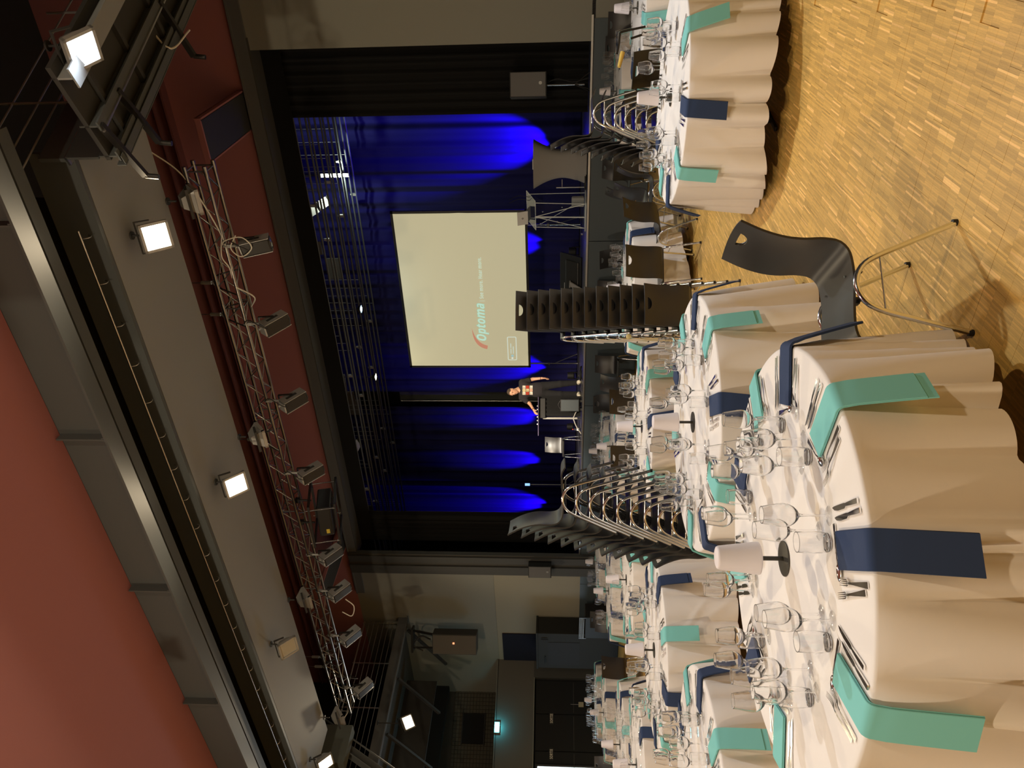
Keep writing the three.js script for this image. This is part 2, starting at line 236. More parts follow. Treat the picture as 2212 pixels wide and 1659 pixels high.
  { const bl = []; for (let i = 0; i < 46; i++) for (let j = 0; j < 14; j++) bl.push(at(box(0.105, 0.085, 0.03), 0.4 + i * 0.118, 3.66 + j * 0.1, -1.585 + 0.004 * hash(i, j))); const m = part('acoustic_blocks', bl, std([0.085, 0.078, 0.06], { roughness: 0.9 }), bw); m.userData.kind = 'stuff'; }
  { const t = thing('wall_panel', 'square black panel on the small block wall under the balcony', 'panel'); part('panel_face', at(rbox(0.86, 0.68, 0.05, 0.01), 1.75, 4.36, -1.5), M.blackMatte, t); part('panel_frame', at(mergeGeometries([box(0.92, 0.03, 0.06, 0, 0.35, 0), box(0.92, 0.03, 0.06, 0, -0.35, 0)].map(clean)), 1.75, 4.36, -1.5), M.black, t); }
  // balcony
  const bx = -17.96, bal = structGroup('balcony', 'grey balcony edge with rails along the side of the hall');
  part('balcony_floor', box(3.4, 0.1, 13, bx - 1.7, 6.36, ZS + 6.5), M.darkGrey, bal); part('balcony_fascia', box(0.08, 0.28, 13, bx, 6.3, ZS + 6.5), M.trim, bal); sub('balcony_fascia', box(0.16, 0.03, 13, bx + 0.04, 6.16, ZS + 6.5), M.trim, bal);
  structure('wall_left_balcony', box(0.2, 6, 16, bx - 3.4, 8.2, ZS + 7), M.roof, 'dark rear wall of the balcony');
  const rail = thing('balcony_railing', 'thin steel balcony railing with horizontal bars under the roof', 'railing');
  for (let i = 0; i < 7; i++) part(i ? `rail_bar_${String(i).padStart(3, '0')}` : 'rail_bar', rod([bx, 6.56 + i * 0.145, ZS + 0.15], [bx, 6.56 + i * 0.145, ZS + 9], i === 6 ? 0.022 : 0.008, 6), M.alu, rail);
  for (let i = 0; i < 7; i++) part(i ? `rail_post_${String(i).padStart(3, '0')}` : 'rail_post', box(0.03, 1.05, 0.03, bx - 0.01, 6.95, ZS + 0.2 + i * 1.35), M.alu, rail);
  for (let i = 0; i < 5; i++) { const q = V(bx - 0.35, 6.5, ZS + 0.4 + i * 1.6); sub('bracket', span([bx - 0.02, 6.1, q.z], [bx - 1.6, 5.1, q.z], 0.06, 0.08), M.steelDark, bal); }
  part('balcony_downstand', box(0.06, 0.9, 8, bx - 1.6, 5.75, ZS + 5), M.steelDark, bal);
  structure('pillar', [box(0.55, 1.9, 0.5, -16.05, 7.6, -8.35), box(0.3, 1.6, 0.9, -16.3, 7.3, -9.2)], std([0.12, 0.14, 0.135]), 'grey green pier at the end of the boxed beam');
  structure('beam', [span([-16.4, 7.5, -9.75], [-16.9, 5.4, -8.7], 0.03, 0.26), span([-16.33, 7.5, -9.7], [-16.83, 5.4, -8.65], 0.2, 0.03), span([-16.33, 7.28, -9.9], [-16.83, 5.18, -8.85], 0.2, 0.03)], M.steel, 'sloping grey steel brace below the balcony');
}
// ---------------------------------------------------------------- floodlights, truss, spotlights, catwalk
function floodlight(label, at, aim, lit, group, drop = 0) {             // at: fixing point under the beam; aim: direction of the beam of light
  const t = thing('floodlight', label, 'floodlight', at, 0, group);
  part('base_plate', cyl(0.05, 0.05, 0.02, 14, 0, -0.01, 0), M.steelDark, t); part('stem', rod([0, 0, 0], [0, -0.12 - drop, 0], 0.014), M.steelDark, t);
  const head = new THREE.Group(); const q = new THREE.Quaternion().setFromUnitVectors(V(0, 0, 1), V(...aim).normalize());
  const put = (g) => g.applyQuaternion(q).translate(0, -0.27 - drop, 0);
  const hs = new THREE.CylinderGeometry(0.1, 0.235, 0.16, 4, 1).rotateY(Math.PI / 4).rotateX(Math.PI / 2).rotateX(Math.PI); 
  part('housing', put(toCreasedNormals(new THREE.CylinderGeometry(0.22, 0.1, 0.16, 4).rotateY(Math.PI / 4).rotateX(Math.PI / 2), 0.3)), M.silver, t);
  part('front_frame', [put(box(0.34, 0.03, 0.05, 0, 0.155, 0.1)), put(box(0.34, 0.03, 0.05, 0, -0.155, 0.1)), put(box(0.03, 0.34, 0.05, 0.155, 0, 0.1)), put(box(0.03, 0.34, 0.05, -0.155, 0, 0.1))], M.silver, t);
  part('lens', put(box(0.28, 0.28, 0.012, 0, 0, 0.1)), lit ? (lit === 2 ? M.coolGlow : M.warmGlow) : std([0.5, 0.5, 0.46], { roughness: 0.2, metalness: 0.4 }), t);
  part('bracket', [put(span([0.19, 0, 0.02], [0.19, 0.16, -0.02], 0.01, 0.035)), put(span([-0.19, 0, 0.02], [-0.19, 0.16, -0.02], 0.01, 0.035)), put(box(0.39, 0.012, 0.035, 0, 0.165, -0.02))], M.steelDark, t);
  return t;
}
const W_ROW = 'warm floodlights under the boxed beam', O_ROW = 'unlit floodlights on the rear edge of the boxed beam';
const aimHall = [0.12, -0.72, 0.7], aimStage = [0, -0.75, -0.65];
const litRow = [[-3.35, 'lit warm floodlight under the boxed beam closest to the catwalk', 1], [-7.28, 'lit warm floodlight in the middle of the boxed beam', 1], [-11.13, 'unlit square floodlight facing the hall between two lit ones on the boxed beam', 0], [-14.91, 'lit warm floodlight at the far end of the boxed beam', 1]];
for (const [x, l, on] of litRow) { floodlight(l, [x, 6.85, -8.13], aimHall, on); if (on) spot([x + 0.03, 6.47, -7.9], [x + 0.9, 0, -1.6], WARM, I_FLOOD, 78, 6, 0.35); }
for (const [x, l] of [[-3.3, 'dark unlit floodlight on the rear beam edge beside the brightest lamp'], [-7.22, 'unlit floodlight on the rear beam edge above the truss middle'], [-11.16, 'unlit floodlight on the rear beam edge above the last lit truss section'], [-15.05, 'unlit floodlight on the rear beam edge at the truss end']]) floodlight(l, [x, 6.85, -9.15], aimStage, 0);
floodlight('lit warm floodlight shining under the side balcony above the block wall', [-17.6, 6.31, -10.6], [0.75, -0.65, 0.1], 1, undefined, 0.46); spot([-17.42, 5.45, -10.58], [-9, 0, -10.2], WARM, I_FLOOD * 0.6, 78, 6, 0.4);
floodlight('lit white floodlight on the catwalk near the upper corner of the photo', [-1.12, 6.55, -7.35], [-0.35, -0.85, 0.4], 2); spot([-1.18, 6.18, -7.3], [-3.4, 0, -4.2], COOL, I_LED, 76, 5, 0.4);
// the same fittings carry on behind the viewer
for (const [x, z, c, i, wh] of [[3.3, -0.4, WARM, 0.85, 'nearest the side wall'], [-3.0, 3.6, WARM, 1.25, 'in the middle'], [-10, 2.6, WARM, 1.2, 'farthest along']]) { floodlight(`warm floodlight under the red ceiling behind the viewer, ${wh}`, [x, 7.2, z], [-0.1, -0.7, -0.7], 1, 'floodlights behind the viewer'); spot([x, 6.8, z - 0.22], [x > 0 ? -1.5 : x - 0.6, 0, z - 5.5], c, I_BACK * i, 72, 6, 0.4); }
for (const [x, z, i, wh] of [[-3.2, -0.6, 1, 'nearest'], [-9.5, -3.2, 1, 'second']]) { floodlight(`white floodlight under the red ceiling above the ${wh} tables`, [x, 7.5, z], [-0.05, -1, -0.12], 2, 'white floodlights above the tables'); spot([x, 7.1, z], [x, 0, z - 0.8], COOL, I_LED * 0.4 * i, 74, 6, 0.4); }

{ // truss
  const t = thing('lighting_truss', 'square aluminium lighting truss hanging in front of the red wall', 'truss'); const zc = -10, yc = 6.72, h = 0.145, x0 = -3.12, x1 = -16.0;
  for (const [i, [dy, dz]] of [[1, 1], [1, -1], [-1, 1], [-1, -1]].entries()) part(i ? `chord_00${i}` : 'chord', rod([x0, yc + dy * h, zc + dz * h], [x1, yc + dy * h, zc + dz * h], 0.025, 10), M.trussMetal, t);
  const unit = new Map(); let k = 0; const pitch = 0.29;
  for (const [ax, sgn] of [['y', 1], ['y', -1], ['z', 1], ['z', -1]]) for (let i = 0; i * pitch < x0 - x1 - 0.2; i++) {
    const xa = x0 - 0.06 - i * pitch, xb = xa - pitch * 0.96, f = i % 2 ? 1 : -1, key = ax + f; if (k++ >= 196) break;
    if (!unit.has(key)) unit.set(key, ax === 'y' ? rod([0, 0, -f * h], [-pitch * 0.96, 0, f * h], 0.0085, 5) : rod([0, -f * h, 0], [-pitch * 0.96, f * h, 0], 0.0085, 5));
    const m = sub('diagonal_brace', unit.get(key).index ? clean(unit.get(key)) : unit.get(key), M.trussMetal, t); m.position.set(xa, ax === 'y' ? yc + sgn * h : yc, ax === 'y' ? zc : zc + sgn * h);
  }
  for (let i = 0; i <= 6; i++) { const x = x0 - 0.02 - i * 2.13; sub('end_frame', [rod([x, yc - h, zc - h], [x, yc - h, zc + h], 0.012, 6), rod([x, yc + h, zc - h], [x, yc + h, zc + h], 0.012, 6), rod([x, yc - h, zc - h], [x, yc + h, zc - h], 0.012, 6), rod([x, yc - h, zc + h], [x, yc + h, zc + h], 0.012, 6), ...[[1, 1], [1, -1], [-1, 1], [-1, -1]].map(([a, b]) => rod([x - 0.07, yc + a * h, zc + b * h], [x + 0.07, yc + a * h, zc + b * h], 0.031, 10))], M.trussMetal, t); }
  for (const [x, l] of [[-4.9, 'steel chain with hook holding the truss near the first spotlight'], [-5.45, 'thin chain holding the truss over the second spotlight'], [-7.95, 'thin chain holding the truss near the third spotlight'], [-14.1, 'steel chain holding the truss near its far end'], [-14.45, 'second chain close to the far truss end']]) {
    const c = thing('rigging_chain', l, 'chain'); part('chain', rod([x, 6.9, -10], [x, 9.9, -10], 0.008, 5), M.alu, c); part('shackle', [new THREE.TorusGeometry(0.05, 0.012, 6, 12).translate(x, 6.95, -10), cyl(0.03, 0.03, 0.16, 8, x, 7.1, -10)], M.silver, c); part('sling', tube([[x - 0.15, 6.58, -9.86], [x - 0.05, 6.93, -9.98], [x + 0.1, 6.93, -10.02], [x + 0.16, 6.58, -10.14]], 0.012, 16, 6), M.blackMetal, c); }
  const cb = (label, pts, mat = M.whiteCable, r = 0.011) => single('power_cable', label, 'cable', tube(pts, r, 40, 6), mat);
  cb('pale cable looping from the catwalk down onto the near truss end', [[-2.3, 7.3, -9.3], [-2.75, 7.25, -9.7], [-3.2, 6.9, -9.84], [-4.0, 6.6, -9.84], [-4.6, 6.56, -9.85]]);
  cb('pale cable sagging below the truss between the second and third spotlights', [[-4.9, 6.57, -9.84], [-5.1, 6.36, -9.9], [-5.4, 6.57, -10.15]]);
  cb('white cable hooked under the truss near the sixth spotlight', [[-11.9, 6.02, -9.8], [-12.05, 5.86, -9.75], [-12.35, 5.95, -9.75], [-12.3, 6.15, -9.8]]);
  cb('pale cable leaving the far truss end towards the balcony', [[-15.2, 6.6, -9.86], [-15.9, 6.62, -9.86], [-16.15, 6.8, -9.75], [-16.3, 6.95, -9.68]]);
  cb('thin dark cable drooping behind the far truss end', [[-15.0, 6.9, -10.14], [-15.6, 6.5, -10.5], [-15.9, 6.9, -10.8]], M.cable);
}
function spotFixture(label, x, aim, roll = 0) {
  const t = thing('stage_spotlight', label, 'spotlight', [x, 6.12, -9.86]);
  const q = new THREE.Quaternion().setFromUnitVectors(V(0, 0, -1), V(...aim).normalize()); const put = (g) => g.applyQuaternion(q);
  part('body', put(rbox(0.2, 0.2, 0.42, 0.02, 0, 0, 0)), M.blackMetal, t);
  sub('side_panel', put(rbox(0.012, 0.19, 0.43, 0.004, 0.106, 0, 0)), M.silver, t); sub('side_panel', put(rbox(0.012, 0.19, 0.43, 0.004, -0.106, 0, 0)), M.silver, t);
  sub('vent_slot', put(box(0.005, 0.05, 0.2, 0.114, 0, 0.02)), M.steelDark, t); sub('vent_slot', put(box(0.005, 0.05, 0.2, -0.114, 0, 0.02)), M.steelDark, t);
  part('lens_ring', put(new THREE.TorusGeometry(0.085, 0.012, 8, 20).translate(0, 0, -0.215)), M.steelDark, t); part('lens', put(lathe([[0, 0.02], [0.05, 0.015], [0.083, 0]], 20).rotateX(-Math.PI / 2).translate(0, 0, -0.212)), std([0.2, 0.22, 0.24], { roughness: 0.08 }), t);
  part('rear_cap', [put(rbox(0.17, 0.17, 0.03, 0.01, 0, 0, 0.22)), put(cyl(0.02, 0.02, 0.05, 10).rotateX(Math.PI / 2).translate(0.03, 0.03, 0.25))], M.silver, t);
  part('yoke', [span([0.13, 0, 0], [0.13, 0.22, 0.03], 0.012, 0.04), span([-0.13, 0, 0], [-0.13, 0.22, 0.03], 0.012, 0.04), box(0.27, 0.012, 0.04, 0, 0.225, 0.03)], M.blackMetal, t);
  part('clamp', [cyl(0.022, 0.022, 0.14, 10, 0, 0.3, 0.0), new THREE.TorusGeometry(0.034, 0.014, 6, 14).rotateY(Math.PI / 2).translate(0, 0.455, 0), box(0.05, 0.06, 0.05, 0, 0.4, 0)], M.silver, t);
  part('lead', tube([[0.03, 0.02, 0.24], [0.12, 0.1, 0.3], [0.15, 0.33, 0.16], [0.02, 0.47, 0.05]], 0.008, 20, 5), M.cable, t); return t;
}
const fx = [[-4.24, 'first stage spotlight on the truss, hanging steeply with tangled pale cables', [0.12, -0.96, -0.25]], [-5.54, 'second stage spotlight under the truss with a grey vented side', [0.1, -0.62, -0.78]], [-7.01, 'third stage spotlight under the truss, brightly lit on its back cap', [0.05, -0.62, -0.78]], [-8.59, 'fourth stage spotlight under the truss, next to the caged projector', [0.0, -0.66, -0.75]], [-10.68, 'fifth stage spotlight under the truss, just past the caged projector', [0.0, -0.62, -0.78]], [-11.73, 'sixth stage spotlight under the truss, above a curled white cable', [0.0, -0.62, -0.78]], [-13.15, 'seventh stage spotlight under the truss, before the wall corner', [0.0, -0.62, -0.78]], [-15.0, 'eighth stage spotlight at the far end of the truss', [0.0, -0.62, -0.78]]];
for (const [x, l, a] of fx) spotFixture(l, x, a);
spot([-7.01, 5.9, -10.12], [-11.0, 2.0, -15.2], new THREE.Color(1, 0.82, 0.6), 280, 13, 3, 0.6);
spot([-10.68, 5.9, -10.12], [-12.0, 1.9, -14.8], new THREE.Color(1, 0.9, 0.74), 260, 12, 3, 0.6);   // the third one lights the presenter
single('power_cable', 'tangle of pale cable around the first stage spotlight', 'cable', [tube([[-4.24, 6.6, -9.84], [-4.1, 6.5, -9.7], [-4.05, 6.25, -9.72], [-4.2, 6.12, -9.7], [-4.34, 6.3, -9.7], [-4.2, 6.42, -9.68], [-4.02, 6.32, -9.72]], 0.009, 50, 6), tube([[-4.05, 6.58, -9.85], [-4.35, 6.62, -9.75], [-4.55, 6.58, -9.8], [-4.75, 6.6, -9.85]], 0.009, 30, 6)], M.whiteCable);
{ // caged projector
  const t = thing('video_projector', 'large black video projector hanging in a steel cage under the truss', 'projector', [-9.62, 6.06, -9.95], R(8)); const tilt = R(14);
  const put = (g) => g.rotateX(tilt);
  part('housing', put(rbox(0.62, 0.26, 0.66, 0.03)), M.black, t); for (let i = 0; i < 5; i++) sub('cooling_rib', put(box(0.56, 0.02, 0.03, 0, -0.14, -0.22 + i * 0.1)), M.black, t);
  part('rear_panel', put(rbox(0.56, 0.2, 0.015, 0.006, 0, 0, 0.335)), M.blackMetal, t); part('warning_sticker', put(box(0.09, 0.06, 0.004, -0.2, -0.03, 0.345)), M.yellow, t, 'yellow warning sticker'); part('lens', put(cyl(0.07, 0.08, 0.12, 18).rotateX(Math.PI / 2).translate(0.12, 0, -0.38)), M.blackMetal, t);
  for (const y of [0.24, -0.22]) sub('cage_frame', [put(box(0.9, 0.04, 0.04, 0, y, 0.44)), put(box(0.9, 0.04, 0.04, 0, y, -0.44)), put(box(0.04, 0.04, 0.9, 0.43, y, 0)), put(box(0.04, 0.04, 0.9, -0.43, y, 0))], M.blackMetal, t);
  for (const [x, z] of [[0.36, 0.44], [-0.36, 0.44], [0.36, -0.44], [-0.36, -0.44]]) sub('cage_rod', [put(rod([x, -0.24, z], [x, 0.3, z], 0.011, 8)), put(cyl(0.024, 0.024, 0.04, 10, x, -0.2, z))], M.chrome, t);
  for (const x of [0.25, -0.25]) sub('hanger', [rod([x, 0.25, 0], [x, 0.55, 0], 0.02, 8), box(0.08, 0.08, 0.08, x, 0.5, 0)], M.blackMetal, t);
}
{ // catwalk crossing overhead at a slant
  const a = R(25), dir = V(Math.sin(a), 0, -Math.cos(a)), n = V(Math.cos(a), 0, Math.sin(a)), o = V(-2.27, 0, -7.65);
  const P = (s, k, y) => { const q = o.clone().addScaledVector(dir, s).addScaledVector(n, k); return [q.x, y, q.z]; };
  const t = thing('catwalk', 'dim grey lighting catwalk crossing overhead in the upper corner of the photo', 'catwalk'); const s0 = -0.12, s1 = 6.2;
  part('deck', span(P(s0, 0.62, 6.42), P(s1, 0.62, 6.42), 1.1, 0.05), M.steelDark, t);
  for (const [k, y, w] of [[0.12, 6.36, 0.12], [0.5, 6.36, 0.1], [1.05, 6.3, 0.2]]) sub('side_beam', [span(P(s0, k, y - 0.06), P(s1, k, y - 0.06), w, 0.02), span(P(s0, k, y + 0.04), P(s1, k, y + 0.04), 0.02, 0.2)], k === 1.05 ? M.grey : M.steel, t);
  part('edge_strip', span(P(s0, 0.44, 6.28), P(s1, 0.44, 6.28), 0.02, 0.02), M.alu, t);
  part('side_web', [span(P(s0, 0.1, 6.7), P(s1, 0.1, 6.7), 0.03, 0.36), span(P(s0, 0.08, 7.03), P(s1, 0.08, 7.03), 0.05, 0.3)], M.steel, t); part('side_ledge', span(P(s0, 0.06, 6.88), P(s1, 0.06, 6.88), 0.1, 0.025), M.alu, t);
  part('cable_tray', [span(P(s0, 0, 6.32), P(s1, 0, 6.32), 0.012, 0.1), span(P(s0, 0.07, 6.27), P(s1, 0.07, 6.27), 0.1, 0.01)], M.steel, t);
  for (let i = 0; i < 39; i++) sub('tray_rung', span(P(s0 + 0.1 + i * 0.16, -0.008, 6.29), P(s0 + 0.16 + i * 0.16, -0.008, 6.29), 0.006, 0.03), M.alu, t);
  for (let i = 0; i < 8; i++) sub('cross_member', span(P(s0 + 0.4 + i * 0.8, 0.12, 6.37), P(s0 + 0.4 + i * 0.8, 1.05, 6.37), 0.06, 0.06), M.steelDark, t);
  for (const y of [7.3, 7.52, 7.82]) sub('hand_rail', rod(P(s0 - 0.2, 0.1, y), P(s1, 0.1, y), 0.012, 6), M.silver, t);
  for (let i = 0; i < 4; i++) sub('rail_post', rod(P(s0 + 0.9 + i * 1.7, 0.1, 7.1), P(s0 + 0.9 + i * 1.7, 0.1, 8.05), 0.016, 6), M.silver, t);
  for (const s of [2.0, 0.45, -0.08]) sub('outrigger', [span(P(s, 0.5, 6.3), P(s + 0.1, -0.28, 6.24), 0.05, 0.07), rod(P(s + 0.1, -0.28, 6.24), P(s + 0.1, -0.3, 6.1), 0.03, 8)], M.blackMetal, t);
  structure('wall_right_upper', span(P(-2.2, 2.0, 8.6), P(s1, 2.0, 8.6), 0.06, 4.2), M.red, 'red wall seen through the catwalk rails');
  part('conduit', tube([P(2.4, 0.3, 6.9), P(1.9, 0.25, 6.5), P(1.7, 0.1, 6.25), P(2.2, 0.0, 6.2)], 0.012, 24, 6), M.whiteCable, t);
}
// ---------------------------------------------------------------- chairs
function makeShell() {
  const prof = new THREE.CatmullRomCurve3([[-0.302, 0.91], [-0.255, 0.82], [-0.226, 0.74], [-0.208, 0.65], [-0.2, 0.55], [-0.183, 0.49], [-0.145, 0.458], [-0.09, 0.447], [0, 0.446], [0.1, 0.456], [0.19, 0.461], [0.245, 0.455], [0.285, 0.432]].map(([z, y]) => V(z, y, 0)), false, 'centripetal');
  const n = 44, pts = prof.getSpacedPoints(n), up = [], dn = [];
  for (let i = 0; i <= n; i++) { const t = prof.getTangentAt(i / n), q = pts[i]; up.push([q.x + t.y * 0.0055, q.y - t.x * 0.0055]); dn.push([q.x - t.y * 0.0055, q.y + t.x * 0.0055]); }
  const s = new THREE.Shape([...up, ...dn.reverse()].map((p) => new THREE.Vector2(...p)));
  let g = new THREE.ExtrudeGeometry(s, { depth: 0.4, steps: 10, bevelEnabled: false }); g.translate(0, 0, -0.2); g.rotateY(-Math.PI / 2);   // profile z -> world z, extrusion -> x
  const hole = new THREE.Shape(); hole.absellipse(0, 0.878, 0.058, 0.04, Math.PI, 2 * Math.PI, false); hole.closePath();
  const hg = new THREE.ExtrudeGeometry(hole, { depth: 0.3, bevelEnabled: false, curveSegments: 16 }); hg.translate(0, 0, -0.42);
  const a = new Brush(g), b = new Brush(hg); a.updateMatrixWorld(); b.updateMatrixWorld(); const ev = new Evaluator(); ev.useGroups = false; ev.attributes = ['position', 'normal'];
  g = ev.evaluate(a, b, SUBTRACTION).geometry;
  const p = g.attributes.position; for (let i = 0; i < p.count; i++) { const y = p.getY(i), k = THREE.MathUtils.smoothstep(y, 0.5, 0.72); p.setZ(i, p.getZ(i) + 0.032 * k * (Math.pow(p.getX(i) / 0.2, 2) - 0.6)); }
  g = mergeVertices(clean(g.index ? g : g), 1e-5); g.computeVertexNormals(); return toCreasedNormals(g, 0.6);
}
const shellGeo = makeShell();
const chair0 = thing('dining_chair', 'lone black bent plywood chair with chrome legs standing between two tables', 'chair', [-1.615, 0, -3.1], Math.atan2(-0.66, 0.75));
{
  const t = chair0; part('seat_shell', shellGeo, M.shell, t);
  const fr = (x) => tube([[x, 0.012, -0.25], [x, 0.2, -0.168], [x, 0.36, -0.098], [x, 0.425, -0.05], [x, 0.452, 0.025], [x, 0.425, 0.1], [x, 0.36, 0.145], [x, 0.2, 0.193], [x, 0.012, 0.245]], 0.0125, 44, 10);
  for (const x of [0.225, -0.225]) sub('side_frame', fr(x), M.chrome, t);
  for (const x of [0.225, -0.225]) sub('side_stretcher', rod([x, 0.34, -0.1], [x, 0.34, 0.148], 0.005, 6), M.chrome, t);
  for (const z of [-0.03, 0.085]) sub('cross_bar', [rod([-0.225, 0.428, z], [0.225, 0.428, z], 0.009, 8), box(0.03, 0.02, 0.03, 0.17, 0.437, z), box(0.03, 0.02, 0.03, -0.17, 0.437, z)], M.blackMetal, t);
  for (const [x, z] of [[0.225, -0.255], [-0.225, -0.255], [0.225, 0.248], [-0.225, 0.248]]) sub('foot_glide', cyl(0.014, 0.015, 0.02, 10, x, 0.01, z), M.black, t);
  sub('rivet', [-0.12, 0.12].flatMap((x) => [-0.05, 0.09].map((z) => cyl(0.006, 0.006, 0.003, 8, x, 0.455, z))), M.chrome, t);
}
function placeChair(x, z, fx_, fz, label, group, y = 0) { return copy(chair0, 'dining_chair', label, [x, y, z], Math.atan2(fx_, fz), group); }
const ORD = ['topmost', 'second from top', 'third from top', 'fourth from top', 'fifth from top', 'sixth from top', 'seventh from top', 'eighth from top', 'ninth from top', 'tenth from top', 'eleventh from top', 'lowest'];
function stack(x, z, fx_, fz, n, where, group) {
  const l = Math.hypot(fx_, fz); fx_ /= l; fz /= l;
  for (let i = 0; i < n; i++) placeChair(x + fx_ * 0.024 * i, z + fz * 0.024 * i, fx_, fz, `black stacking chair, ${i === 0 ? 'lowest' : ORD[n - 1 - i]} in the stack ${where}`, group, 0.112 * i);
}
stack(-3.52, -6.5, -0.66, -0.75, 12, 'seen from behind before the screen', 'tall chair stack seen from behind');
stack(-4.58, -4.6, 0.88, -0.47, 12, 'seen sideways below the stage chair', 'tall chair stack seen sideways');
stack(-2.34, -8.33, 0.93, -0.37, 9, 'seen sideways near the photo top', 'shorter chair stack near the upper edge');
const CH = [
  [-4.0, -8.52, -0.66, -0.75, 'black chair seen square from behind with chrome legs, at the ringed table'], [-3.7, -9.15, -0.96, -0.28, 'black chair turned half aside, at the navy draped side of the ringed table'],
  [-3.55, -10.0, -0.91, 0.41, 'grey gleaming chair in profile, closest to the shorter chair stack'], [-3.95, -10.45, -0.7, 0.72, 'grey gleaming chair in profile, farther side of the ringed table'], [-3.62, -11.3, -0.25, -0.97, 'black chair seen from behind beyond the two profile chairs'],
  [-4.65, -12.3, -0.8, 0.6, 'dark chair in side view before the grey stage front, below the lectern'], [-4.5, -13.45, -0.2, 0.98, 'dark chair facing the viewer before the stage front, below the grey draped stand'],
  [-7.0, -13.7, 0.25, 0.97, 'tan gleaming chair before the stage front, below the tilted monitor'], [-5.95, -13.3, 0.8, 0.6, 'dark chair in side view before the stage front, left of the draped stand'],
  [-7.1, -9.88, -0.75, -0.66, 'black chair from behind with a bright half-moon handle, below the presenter'], [-7.6, -9.13, -0.65, -0.75, 'black chair from behind beside glasses, below the stage chair'],
  [-9.15, -12.9, 0.75, 0.65, 'dark chair in side view before the stage front, below the presenter'], [-9.95, -13.75, 0.35, 0.93, 'pale gleaming chair against the stage front, below the grey monitor speaker'],
  [-8.05, -11.65, -0.1, 0.99, 'tan gleaming chair facing the viewer, below the screen stand'], [-8.75, -13.6, 0.3, 0.95, 'dark chair facing the viewer against the stage front, below the screen edge'], [-11.35, -13.75, 0.3, 0.95, 'tan chair facing the viewer against the stage front, below the stage chair'],
  [-12.35, -8.6, -0.95, -0.3, 'black chair with curved shiny back, before the black exit doors'], [-13.3, -10.35, 0.55, 0.83, 'black chair catching blue light, below the grey cabinet'], [-15.9, -8.75, 0.9, 0.42, 'white gleaming chair beside the bright glazed opening'],
  [-1.95, -13.2, 0.1, 0.99, 'dim grey chair before the stage front, closest to the photo top edge'], [-2.42, -13.75, 0.05, 1, 'dim grey chair before the stage front, below the black curtain edge'],
  [-2.4, -9.95, -0.1, -1, 'black chair from behind with a bright half-moon handle, behind the lamp near the photo top'], [-1.72, -9.02, 0.1, -1, 'black chair from behind next to the yellow grip'], [-12.6, -13.6, 0.4, 0.9, 'dark chair before the stage front near the grey pilaster'], [-15.2, -12.0, 0.7, 0.7, 'dark chair below the pilaster speaker'],
];
for (const [x, z, a, b, l] of CH) placeChair(x, z, a, b, l, 'chairs left at the far tables');

// ---------------------------------------------------------------- tables, cloths and place settings
const TY = 0.76;
function makeCloth(sd, nth, lobes, low = 0.13) {
  seed = sd; const amp = [], cut = [0]; for (let i = 0; i < lobes; i++) { amp.push(rr(0.25, 1.05)); cut.push(cut[i] + rr(0.55, 1.5)); } const tot = cut[lobes];
  const p1 = rr(0, 6), p2 = rr(0, 6), cr = []; for (let i = 0; i < 7; i++) cr.push([rr(0, 6.28), rr(0.25, 0.9), rr(-1.2, 1.2)]);
  const fold = (u) => { let s = (((u % 1) + 1) % 1) * tot, i = 0; while (i < lobes - 1 && s > cut[i + 1]) i++; const v = (s - cut[i]) / (cut[i + 1] - cut[i]), a = Math.sin(Math.PI * v); return Math.pow(Math.max(0, a), 0.6) * amp[i]; };
  const rings = [0, 0.3, 0.6, 0.8, 0.87, 0.889, 0.898, 0.9015], top = rings.length, rows = nth > 150 ? 26 : 14, p = [], ix = [], uv = [];
  const hem = (th) => low + 0.055 * Math.cos(2 * th + p1) + 0.035 * Math.cos(3 * th + p2);
  for (let j = 0; j < top + rows; j++) for (let i = 0; i <= nth; i++) {
    const u = i / nth, th = u * Math.PI * 2; let r, y;
    if (j < top) { r = rings[j]; const e = Math.max(0, r - 0.885) / 0.0165; y = TY - 0.012 * (1 - Math.sqrt(Math.max(0, 1 - e * e))); }
    else { const t = (j - top + 1) / rows; y = TY - 0.012 - t * (TY - 0.012 - hem(th)); const f = fold(u); let c = 0; for (const [ct, cy, sl] of cr) { let d = th - ct - (t - cy) * sl; d = Math.atan2(Math.sin(d), Math.cos(d)); c += 0.007 * Math.exp(-Math.pow(d / 0.05, 2)) * Math.exp(-Math.pow((t - cy) / 0.3, 2)); }
      r = 0.9015 + t * 0.012 + Math.pow(t, 0.75) * (0.165 * f - 0.05) + c; }
    p.push(r * Math.cos(th), y, r * Math.sin(th)); uv.push(u * 8, j / 8);
  }
  for (let j = 0; j < top + rows - 1; j++) for (let i = 0; i < nth; i++) { const a = j * (nth + 1) + i, b = a + 1, c = a + nth + 1, d = c + 1; ix.push(a, b, c, b, d, c); }
  const g = new THREE.BufferGeometry(); g.setAttribute('position', new THREE.Float32BufferAttribute(p, 3)); g.setAttribute('uv', new THREE.Float32BufferAttribute(uv, 2)); g.setIndex(ix); g.computeVertexNormals(); return g;
}
